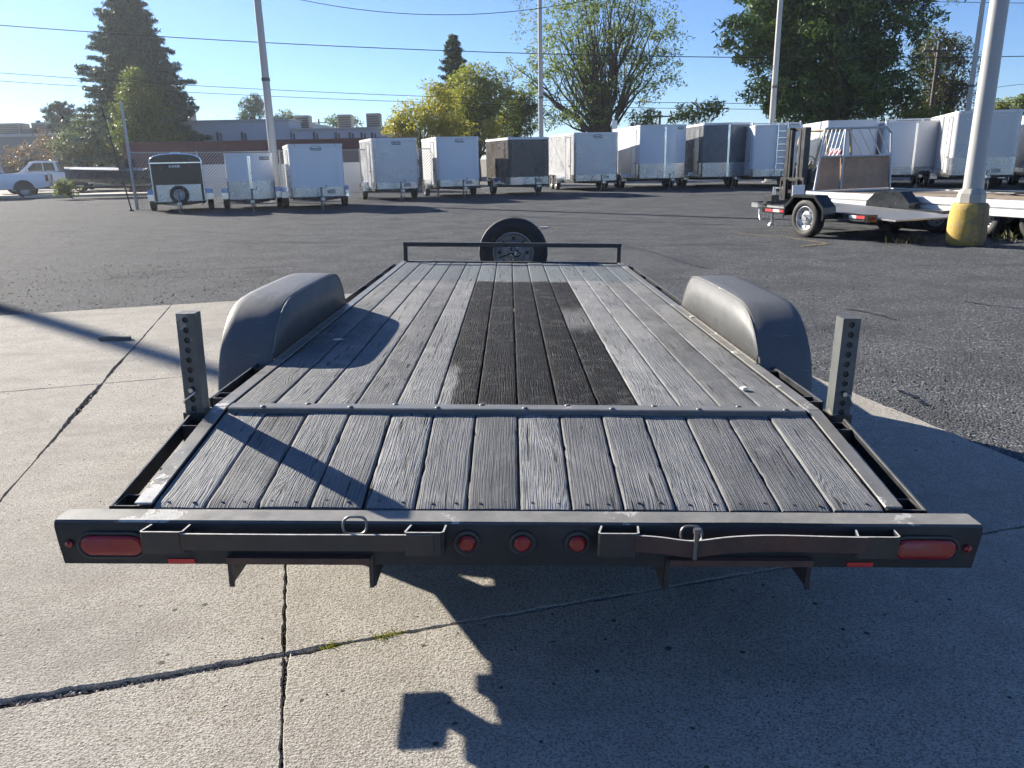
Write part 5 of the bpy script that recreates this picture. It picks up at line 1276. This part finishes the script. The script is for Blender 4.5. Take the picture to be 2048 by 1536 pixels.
# ================================================================== BUILDINGS BEHIND
def hvac(t, x, y, z, sx, sy, sz):
    mb = MB(); mb.span(x-sx/2, x+sx/2, y, y+sy, z, z+sz); u = mb.build("rooftop_unit", paint("unit_tan", (0.36, 0.33, 0.29), 0.6, 0.1), t, bevel=0.03)
    mb = MB()
    for k in range(5): mb.span(x-sx*0.42, x+sx*0.42, y-0.03, y-0.005, z+sz*(0.15+k*0.15), z+sz*(0.22+k*0.15))
    tag(mb.build("louvre", paint("unit_dark", (0.12, 0.11, 0.10), 0.6), u), kind='stuff')
MB1 = thing("maroon_building", "low maroon metal-sided building behind the fence at left", "building", (0, 0, 0))
MAR = paint("maroon_siding", (0.115, 0.036, 0.034), 0.5, 0.08, scale=0.8)
a = atY(246, 300, 47); c = atY(792, 300, 47)
z1 = atY(500, 283, 47).z
mb = MB(); mb.span(a.x, c.x, 47, 52, 0, z1); mb.build("wall", MAR, MB1)
npan = 26; wpan = (c.x-a.x)/npan
for k in range(npan):
    mb = MB(); x = a.x+k*wpan; mb.span(x+0.02, x+wpan-0.02, 46.97, 46.998, 0.05, z1-0.10); mb.build("siding_panel", MAR, MB1)
mb = MB(); mb.span(a.x-0.1, c.x+0.1, 46.93, 52.1, z1, z1+0.07); mb.build("coping", paint("maroon_coping", (0.14, 0.06, 0.055), 0.5), MB1)
WB = thing("warehouse", "long pale grey warehouse with rooftop units behind the maroon building", "building", (0, 0, 0))
PALEW = paint("pale_wall", (0.56, 0.59, 0.64), 0.7, 0.05, scale=0.4)
YB_ = 62
xa, xb_, xc = atY(300, 260, YB_).x, atY(578, 260, YB_).x, atY(800, 260, YB_).x
za, zb_ = atY(480, 243, YB_).z, atY(660, 259, YB_).z
mb = MB(); mb.span(xa, xb_, YB_, YB_+16, 0, za); mb.build("wall", PALEW, WB)
mb = MB(); mb.span(xb_, xc, YB_+0.5, YB_+14, 0, zb_); mb.build("wall", PALEW, WB)
ROOFE = paint("roof_edge", (0.52, 0.52, 0.50), 0.6, 0.08)
mb = MB(); mb.span(xa-0.1, xb_+0.1, YB_-0.12, YB_+16, za, za+0.14); mb.build("roof_edge", ROOFE, WB)
mb = MB(); mb.span(xb_+0.1, xc+0.1, YB_+0.38, YB_+14, zb_, zb_+0.14); mb.build("roof_edge", ROOFE, WB)
for px in (397, 438, 487, 540, 581, 628, 672, 700, 724, 745):
    q = atY(px, 262, YB_-0.05); zt = atY(px, 264, YB_).z
    mb = MB(); mb.span(q.x-0.22, q.x-0.07, YB_-0.10 if px < 575 else YB_+0.40, YB_-0.002 if px < 575 else YB_+0.498, 0.2, zt); mb.build("downpipe", paint("dark_pipe", (0.10, 0.11, 0.13), 0.6), WB)
    mb = MB(); mb.span(q.x+0.05, q.x+0.16, YB_-0.08 if px < 575 else YB_+0.42, YB_-0.002 if px < 575 else YB_+0.498, 0.2, zt-0.1); mb.build("downpipe", paint("dark_pipe", (0.10, 0.11, 0.13), 0.6), WB)
for px, py, w_, h_ in ((362, 224, 1.5, 0.9), (602, 234, 1.2, 0.95), (688, 238, 1.1, 0.95), (746, 241, 1.1, 1.0)):
    q = atY(px, py, YB_+4); hvac(WB, q.x, YB_+4, (za if px < 575 else zb_)+0.14, w_, 1.2, h_+0.2)
LB = thing("grey_building", "grey building with a sunlit parapet behind the pickups at left", "building", (0, 0, 0))
GW = paint("grey_wall", (0.30, 0.29, 0.285), 0.8, 0.08, scale=0.4)
YL = 66; x0, x1 = atY(-140, 300, YL).x, atY(236, 300, YL).x; zt = atY(110, 272, YL).z
mb = MB(); mb.span(x0, x1, YL, YL+18, 0, zt); mb.build("wall", GW, LB)
mb = MB(); mb.span(x0-0.1, x1+0.1, YL-0.15, YL+18, zt, zt+0.22); mb.build("parapet", ROOFE, LB)
for px in (15, 60, 130):
    q = atY(px, 320, YL); mb = MB(); mb.span(q.x-0.5, q.x+0.5, YL-0.06, YL-0.002, 0.0, 2.2); dd = mb.build("door", paint("brown_door", (0.10, 0.075, 0.06), 0.6), LB)
for px, w_ in ((15, 2.2), (95, 2.6), (60, 1.4)):
    q = atY(px, 262, YL+3); hvac(LB, q.x, YL+3, zt+0.22, w_, 1.5, 1.0 if px != 60 else 0.6)

# ================================================================== TREES
def leaves_from(cl, n_per, rad, size, flat=0.5, seed=0, aspect=0.6):
    """cl: (N,3) clump centres -> quads"""
    r_ = np.random.default_rng(seed); cl = np.asarray(cl); N = len(cl)*n_per
    rad = np.repeat(np.broadcast_to(np.asarray(rad, float), (len(cl),)), n_per)
    d = r_.normal(size=(N, 3)); d /= np.linalg.norm(d, axis=1)[:, None]; rr = rad*r_.random(N)**0.45
    c = np.repeat(cl, n_per, 0)+d*rr[:, None]*np.array([1, 1, 0.75])
    n = r_.normal(size=(N, 3)); n[:, 2] = np.abs(n[:, 2])*(1+flat); n /= np.linalg.norm(n, axis=1)[:, None]
    t = np.cross(n, r_.normal(size=(N, 3))); t /= np.linalg.norm(t, axis=1)[:, None]; b_ = np.cross(n, t)
    s = size*r_.uniform(0.6, 1.35, N)[:, None]
    v = np.stack([c-t*s, c-b_*s*aspect*0.5+n*s*0.12, c+t*s, c+b_*s*aspect*0.5+n*s*0.12], 1).reshape(-1, 3)
    return v, np.arange(N*4).reshape(N, 4)
def limb_path(a, b_, sag, seed, n=6):
    r_ = random.Random(seed); a, b_ = Vector(a), Vector(b_); L = (b_-a).length; P = []
    for i in range(n+1):
        t = i/n; p = a.lerp(b_, t); p.z += sag*math.sin(PI*t)*L*0.5
        if 0 < i < n: p += Vector((r_.uniform(-1, 1), r_.uniform(-1, 1), r_.uniform(-.5, .5)))*L*0.035
        P.append(p)
    return P
def broadleaf(name, label, px, Y, crown, trunk, mat, seed, leaf=0.16, n_per=26, clump=0.75, nclump=240, limbs=16, shell=0.55, cat="tree", group=None, trunk_h=None, vase=False, zbase=0.0, rag=0.16):
    """crown: list of photo ellipses (cx, cy, rx, ry) in pixels at distance Y"""
    r_ = np.random.default_rng(seed); base = atY(px, 330, Y); X0 = base.x
    t = thing(name, label, cat, (X0, Y, zbase), 0, group)
    pm = FPX/ (CAM_LOC.lerp(Vector((X0, Y, 3)), 1)-CAM_LOC).dot(CF)
    E_ = []
    for (cx, cy, rx, ry) in crown:
        c = atY(cx, cy, Y); E_.append((c.x-X0, 0.0, c.z, rx/pm, rx/pm*0.9, ry/pm))
    w = np.array([e[3]*e[4]*e[5] for e in E_])**0.75; w /= w.sum()
    cl = []
    while len(cl) < nclump:
        e = E_[r_.choice(len(E_), p=w)]; d = r_.normal(size=3); d /= np.linalg.norm(d); q = (shell+(1-shell)*r_.random())**(1/1.5) if r_.random() < 0.75 else r_.random()**0.5
        q *= 1+rag*(1.0*math.sin(d[0]*5+seed)+0.9*math.sin(d[2]*7+d[1]*4+seed*2))+r_.normal(0, rag*0.5)
        p = np.array([e[0]+d[0]*e[3]*q, e[1]+d[1]*e[4]*q, e[2]+d[2]*e[5]*q])
        if p[2] > (0.4 if cat != 'shrub' else 0.08): cl.append(p)
    cl = np.array(cl)
    v, f = leaves_from(cl, n_per, clump*r_.uniform(.6, 1.25, len(cl)), leaf, 0.4, seed)
    raw_mesh("crown", v, f, mat, t)
    # trunk and limbs
    mb = MB(); th = trunk_h if trunk_h else max(1.2, min(e[2]-e[5]*0.55 for e in E_)); r0 = trunk
    top = (0.05*r0, 0, th)
    if not vase: mb.tube([(0, 0, 0), (0.03, 0.02, th*0.5), top, (0.1, 0, th+ (max(e[2] for e in E_)-th)*0.8)], [r0*1.25, r0, r0*0.8, r0*0.15], 8)
    else: mb.tube([(0, 0, 0), (0.03, 0.02, th*0.5), top], [r0*1.3, r0*1.05, r0*0.9], 8)
    idx = r_.choice(len(cl), min(limbs, len(cl)), replace=False)
    for j, i in enumerate(idx):
        b_ = cl[i]; st = th*r_.uniform(0.75, 1.0) if not vase else th*r_.uniform(.85, 1.0)
        P = limb_path((0, 0, st), b_, 0.12 if not vase else 0.02, seed*50+j)
        mb.tube(P, [r0*(0.42 if not vase else 0.36)*(1-0.86*k/(len(P)-1)) for k in range(len(P))], 5)
        for m_ in range(3):
            k = 2+m_; q = P[k]; i2 = r_.integers(len(cl)); b2 = cl[i2]*0.35+np.array(b_)*0.65+r_.normal(0, 0.3, 3)
            P2 = limb_path(q, b2, 0.05, seed*90+j*7+m_, 4); mb.tube(P2, [r0*0.13*(1-0.8*k2/(len(P2)-1)) for k2 in range(len(P2))], 4)
    mb.build("trunk", BARK, t, smooth=60)
    return t
def conifer(name, label, px, ytop, Y, Rb, mat, seed, z0=1.0, nb=150, droop=0.25, dens=46, leaf=0.16, taper=0.85, cat="tree", group=None, trunk=0.28):
    r_ = np.random.default_rng(seed); rs = random.Random(seed); c = atY(px, ytop, Y); H = c.z; X0 = c.x
    t = thing(name, label, cat, (X0, Y, 0), 0, group)
    mb = MB(); mb.tube([(0, 0, 0), (0, 0, H*0.5), (0, 0, H*0.985)], [trunk, trunk*0.6, 0.02], 8)
    V = []
    for j in range(nb):
        u = ((j+rs.random())/nb)**0.9; z = z0+(H-z0)*u*0.985
        L = (Rb*(1-u)**taper+0.22)*rs.uniform(0.62, 1.12); a = j*2.39996+rs.uniform(-.4, .4)
        up = 0.30*u-droop*(1-u)
        tip = Vector((math.cos(a)*L, math.sin(a)*L, z+L*up)); st = Vector((0, 0, z))
        mid = st.lerp(tip, 0.55)+Vector((0, 0, L*0.06)); P = [st, mid, tip+Vector((0, 0, L*0.07))]
        mb.tube(P, [0.05*(1-u)+0.012, 0.03*(1-u)+0.008, 0.005], 4)
        n_ = max(8, int(dens*L/Rb*1.0+6))
        for k in range(n_):
            q = (rs.random()**0.75)*0.92+0.08; p = (P[0].lerp(P[1], q/0.55) if q < 0.55 else P[1].lerp(P[2], (q-0.55)/0.45))
            wd = 0.26*L*(1.12-q)*rs.uniform(-1, 1)
            p = p+Vector((-math.sin(a)*wd, math.cos(a)*wd, -abs(wd)*0.25-rs.random()*0.10)); V.append(p)
    v, f = leaves_from(np.array(V), 5, 0.20, leaf, 0.2, seed, 0.42)
    raw_mesh("crown", v, f, mat, t); mb.build("trunk", BARK, t, smooth=60)
    return t
L_SPR = leaf_mat("spruce_needles", [(0.043, 0.088, 0.078), (0.071, 0.134, 0.115), (0.116, 0.202, 0.166)], 0.12)
L_PINE = leaf_mat("pine_needles", [(0.033, 0.068, 0.036), (0.059, 0.106, 0.055), (0.091, 0.150, 0.081)], 0.15)
L_DARK = leaf_mat("maple_dark_leaves", [(0.031, 0.066, 0.031), (0.051, 0.104, 0.042), (0.095, 0.162, 0.048), (0.174, 0.240, 0.056)], 0.22)
L_MID = leaf_mat("green_leaves", [(0.062, 0.100, 0.036), (0.113, 0.161, 0.051), (0.192, 0.228, 0.073)], 0.34)
L_YEL = leaf_mat("autumn_leaves", [(0.155, 0.189, 0.045), (0.303, 0.302, 0.065), (0.440, 0.391, 0.082)], 0.38)
L_YG = leaf_mat("yellow_green_leaves", [(0.104, 0.147, 0.042), (0.185, 0.223, 0.061), (0.293, 0.293, 0.080)], 0.38)
L_WIL = leaf_mat("elm_leaves", [(0.073, 0.122, 0.053), (0.131, 0.191, 0.076), (0.214, 0.262, 0.102)], 0.45)
L_RUST = leaf_mat("pinkish_leaves", [(0.12, 0.09, 0.07), (0.19, 0.13, 0.10), (0.25, 0.18, 0.13)], 0.35)
conifer("spruce_tree", "huge dark spruce rising past the top of the photo at left", 240, -46, 58, 5.1, L_SPR, 11, z0=2.2, nb=330, droop=0.20, dens=100, leaf=0.18, taper=0.80, trunk=0.42, group="conifers")
conifer("pine_tree", "small flat-topped pine left of the huge spruce", 118, 205, 70, 2.6, L_SPR, 12, z0=3.2, nb=60, droop=-0.05, dens=40, leaf=0.17, taper=0.6, group="conifers")
broadleaf("maple_tree", "dense green egg-shaped maple in front of the huge spruce", 284, 52, [(280, 245, 56, 62), (278, 195, 40, 50), (290, 280, 66, 40), (272, 170, 20, 26)], 0.20, L_MID, 21, leaf=0.12, n_per=34, clump=0.55, nclump=420, limbs=14, trunk_h=1.6, group="broadleaf trees")
broadleaf("shrub_tree", "loose grey-green tree between the small pine and the maple", 175, 56, [(170, 285, 52, 42), (190, 250, 34, 36), (140, 300, 40, 30)], 0.13, leaf_mat("greygreen_leaves", [(0.059, 0.085, 0.058), (0.100, 0.130, 0.085), (0.152, 0.185, 0.117)], 0.3), 22, leaf=0.13, n_per=20, clump=0.6, nclump=170, limbs=22, trunk_h=1.0, group="broadleaf trees")
broadleaf("smoke_bush", "low pinkish bush before the grey building at far left", 25, 58, [(22, 312, 36, 22), (95, 295, 26, 24)], 0.06, L_RUST, 23, leaf=0.12, n_per=16, clump=0.5, nclump=90, limbs=24, trunk_h=0.6, cat="bush")
broadleaf("maple_tree", "small dark round tree on the skyline behind the warehouse", 508, 92, [(507, 224, 24, 30), (507, 208, 16, 18), (490, 238, 14, 10)], 0.2, L_PINE, 24, leaf=0.16, n_per=26, clump=0.7, nclump=120, limbs=8, trunk_h=3, group="broadleaf trees")
broadleaf("shrub_tree", "low green treetop behind the rooftop units on the warehouse", 570, 90, [(565, 236, 26, 12)], 0.15, L_MID, 25, leaf=0.18, n_per=20, clump=0.7, nclump=40, limbs=6, trunk_h=3, group="broadleaf trees")
broadleaf("shrub_tree", "low brown-green treetop between two rooftop units", 680, 90, [(672, 244, 20, 12), (705, 248, 14, 8)], 0.15, L_DARK, 26, leaf=0.18, n_per=20, clump=0.7, nclump=40, limbs=6, trunk_h=3, group="broadleaf trees")
conifer("fir_tree", "narrow dark fir behind the yellow-green trees", 906, 68, 66, 2.3, L_PINE, 13, z0=2.0, nb=120, droop=0.10, dens=44, leaf=0.18, taper=0.75, group="conifers")
broadleaf("autumn_tree", "golden yellow autumn tree above the white and silver trailers", 842, 50, [(845, 248, 66, 40), (875, 215, 40, 44), (800, 256, 34, 26), (905, 262, 40, 22)], 0.16, L_YEL, 27, leaf=0.12, n_per=30, clump=0.6, nclump=300, limbs=16, trunk_h=1.2, group="broadleaf trees")
broadleaf("maple_tree", "yellow-green tree in front of the narrow fir", 955, 56, [(955, 195, 66, 56), (985, 215, 56, 56), (930, 225, 50, 56), (950, 160, 38, 34)], 0.22, L_YG, 28, leaf=0.13, n_per=30, clump=0.65, nclump=420, limbs=18, trunk_h=1.6, group="broadleaf trees")
broadleaf("maple_tree", "dark green tree between the yellow-green tree and the slim pole", 1030, 60, [(1030, 235, 46, 44), (1045, 205, 26, 32)], 0.2, L_MID, 29, leaf=0.14, n_per=30, clump=0.65, nclump=200, limbs=10, trunk_h=1.4, group="broadleaf trees")
broadleaf("autumn_tree", "small yellow bush-like tree above the charcoal trailer", 980, 48, [(985, 262, 18, 24)], 0.06, L_YEL, 30, leaf=0.10, n_per=22, clump=0.35, nclump=60, limbs=8, trunk_h=0.8, group="broadleaf trees")
# open vase-shaped tree with many bare stems
broadleaf("elm_tree", "large open vase-shaped tree with many bare stems", 1206, 56, [(1190, 60, 135, 75), (1120, 110, 90, 65), (1280, 70, 100, 80), (1170, 170, 90, 55), (1250, 160, 90, 50), (1330, 130, 44, 60), (1075, 140, 40, 50), (1190, -30, 150, 60), (1150, 232, 110, 24)], 0.42, L_WIL, 31, leaf=0.13, n_per=24, clump=0.60, nclump=900, limbs=46, shell=0.3, trunk_h=2.6, vase=True, group="broadleaf trees")
broadleaf("shrub_tree", "small green bush at the foot of the vase-shaped tree", 1300, 55, [(1290, 240, 30, 22)], 0.07, L_MID, 32, leaf=0.11, n_per=24, clump=0.45, nclump=60, limbs=8, trunk_h=1.0, group="broadleaf trees")
broadleaf("sumac_tree", "feathery-leaved young tree between the vase-shaped tree and the dark maple", 1392, 50, [(1392, 222, 46, 14), (1420, 212, 22, 18), (1365, 234, 30, 8)], 0.06, L_MID, 33, leaf=0.20, n_per=12, clump=0.6, nclump=50, limbs=16, trunk_h=1.2, group="broadleaf trees")
broadleaf("maple_tree", "huge dense dark maple filling the sky at right", 1660, 52, [(1660, 60, 150, 110), (1560, 60, 90, 80), (1750, 70, 100, 100), (1640, 170, 130, 70), (1590, 200, 80, 60), (1720, 180, 100, 70), (1500, 50, 66, 56), (1650, -40, 170, 70), (1540, 130, 66, 60), (1790, 200, 60, 50)], 0.55, L_DARK, 34, leaf=0.19, n_per=40, clump=0.72, nclump=1350, limbs=30, rag=0.24, trunk_h=2.6, group="broadleaf trees")
broadleaf("maple_tree", "rounded olive-green tree right of the huge maple, behind the utility pole", 1880, 58, [(1880, 140, 58, 66), (1865, 110, 40, 40), (1890, 195, 50, 40), (1840, 215, 40, 30)], 0.26, leaf_mat("olive_leaves", [(0.039, 0.052, 0.023), (0.072, 0.085, 0.034), (0.137, 0.120, 0.044)], 0.3), 35, leaf=0.15, n_per=24, clump=0.7, nclump=330, limbs=16, trunk_h=1.8, group="broadleaf trees")
broadleaf("shrub_tree", "low yellow-green bush under the olive-green tree", 1855, 50, [(1850, 230, 40, 14)], 0.06, L_YG, 36, leaf=0.12, n_per=24, clump=0.5, nclump=60, limbs=8, trunk_h=1.0, group="broadleaf trees")
broadleaf("maple_tree", "far rounded tree just right of the thick near pole", 2003, 80, [(2003, 222, 22, 20)], 0.2, L_YG, 37, leaf=0.18, n_per=26, clump=0.7, nclump=70, limbs=8, trunk_h=2.4, group="broadleaf trees")
broadleaf("maple_tree", "far tree at the right edge of the photo", 2050, 76, [(2050, 216, 20, 24)], 0.2, L_MID, 38, leaf=0.18, n_per=26, clump=0.7, nclump=70, limbs=8, trunk_h=2.4, group="broadleaf trees")
# roadside weed and shrub at left, weeds by the pole
WEED = leaf_mat("weed_leaves", [(0.07, 0.10, 0.03), (0.12, 0.16, 0.05), (0.20, 0.22, 0.07)], 0.35)
broadleaf("roadside_shrub", "bright green shrub growing by the kerb beside the pickups", 133, 38.5, [(132, 378, 19, 15)], 0.012, WEED, 41, leaf=0.08, n_per=20, clump=0.24, nclump=60, limbs=10, trunk_h=0.05, cat="shrub")
DRY = leaf_mat("dry_grass", [(0.055, 0.055, 0.030), (0.10, 0.09, 0.05), (0.06, 0.075, 0.03)], 0.25)
cs = [(x, 12.9+0.9*math.sin(x*3)+0.3*random.random(), 0.0) for x in [8.2+0.12*i for i in range(34)]]
tuft("dry_weeds", "dry grass and weeds growing at the right behind the yellow pole base", "weeds", cs, 16, 0.16, 0.009, DRY, 0.30)
cs = [(6.9-0.10*i+0.1*random.random(), 12.7+0.25*random.random(), 0.0) for i in range(6)]
tuft("dry_weeds", "sparse dry weeds left of the yellow pole base", "weeds", cs, 7, 0.13, 0.008, DRY, 0.14)

# ================================================================== UTILITY POLES AND WIRES
UT = paint("utility_wood", (0.12, 0.095, 0.075), 0.85, 0.2)
def upole(label, px, ytop, Y):
    p = atY(px, ytop, Y); t = thing("utility_pole", label, "utility pole", (p.x, Y, 0), 0, "utility poles")
    mb = MB(); mb.cyl((0, 0, 0), (0, 0, p.z), 0.16, 0.11, 10); mb.build("pole", UT, t, smooth=50)
    mb = MB(); mb.span(-1.1, 1.1, -0.2, -0.1, p.z-0.55, p.z-0.43); a_ = mb.build("crossarm", UT, t)
    for x in (-1.0, -0.45, 0.45, 1.0):
        mb = MB(); mb.cyl((x, -0.15, p.z-0.43), (x, -0.15, p.z-0.28), 0.035, 0.025, 8); mb.build("insulator", WHITET, a_)
    mb = MB(); mb.cyl((0.30, -0.05, p.z-1.9), (0.30, -0.05, p.z-1.2), 0.18, 0.18, 12); mb.build("transformer", paint("grey_can", (0.3, 0.31, 0.32), 0.5), t)
    return t
upole("wooden utility pole in front of the olive-green tree at right", 1879, 86, 54)
upole("thin utility pole standing right of the vase-shaped tree", 1320, 222, 75)
upole("far utility pole with crossarm above the warehouse roof", 637, 238, 110)
WIRE = paint("wire", (0.03, 0.03, 0.03), 0.6)
def wire(label, pts, Y, r=0.018):
    P = []
    n = len(pts)
    for i in range(n-1):
        for k in range(10):
            t = k/10; P.append((pts[i], pts[i+1], t))
    out = []
    xs = [p[0] for p in pts]; ys = [p[1] for p in pts]
    for j in range(61):
        x = xs[0]+(xs[-1]-xs[0])*j/60
        # piecewise quadratic through the points (Lagrange over three) for a natural sag
        y = 0
        for a in range(n):
            w = 1.0
            for c in range(n):
                if c != a: w *= (x-xs[c])/(xs[a]-xs[c])
            y += w*ys[a]
        out.append(atY(x, y, Y))
    mb = MB(); mb.tube(out, r, 5)
    return tag(mb.build("overhead_wire", WIRE, smooth=60), label, "wire", "overhead wires")
wire("top overhead wire crossing the whole sky from the left edge", [(-200, 34), (1000, 105), (2250, 108)], 48, 0.024)
wire("upper of the two close overhead wires in the middle of the sky", [(-200, 130), (860, 193), (2250, 200)], 50, 0.017)
wire("lower of the two close overhead wires in the middle of the sky", [(-200, 148), (860, 205), (2250, 214)], 52, 0.017)
wire("sagging overhead wire at the top centre of the sky", [(520, -20), (850, 29), (1260, -20)], 44, 0.018)
wire("short overhead wire at the top right corner", [(1500, -6), (1800, 2), (2250, 8)], 46, 0.015)
wire("overhead wire running right from the utility pole", [(1700, 240), (1880, 194), (2250, 158)], 53, 0.015)

p = atY(1229, 262, 47); t = thing("lot_sign", "small white sign on a post behind the tall white V-nose trailer", "sign", (p.x, 47, 0))
zt = atY(1229, 241, 47).z
mb = MB(); mb.cyl((0, 0.03, 0), (0, 0.03, zt), 0.04, 0.04, 8); mb.build("post", FZ, t)
mb = MB(); mb.span(-0.16, 0.16, -0.02, 0.0, zt-0.62, zt); mb.build("plate", WHITET, t)
# ================================================================== HAZE
HZ = bpy.data.materials.new("thin_haze"); HZ.use_nodes = True; ht = HZ.node_tree; ht.nodes.clear()
ho = ht.nodes.new("ShaderNodeOutputMaterial"); pv = ht.nodes.new("ShaderNodeVolumePrincipled")
pv.inputs['Color'].default_value = (0.86, 0.92, 1.0, 1); pv.inputs['Density'].default_value = 0.00042; pv.inputs['Anisotropy'].default_value = 0.6
ht.links.new(pv.outputs[0], ho.inputs['Volume'])
mb = MB(); mb.span(-80, 80, -30, 130, -1.1, 24.0); hz = mb.build("haze", HZ); tag(hz, kind='stuff')
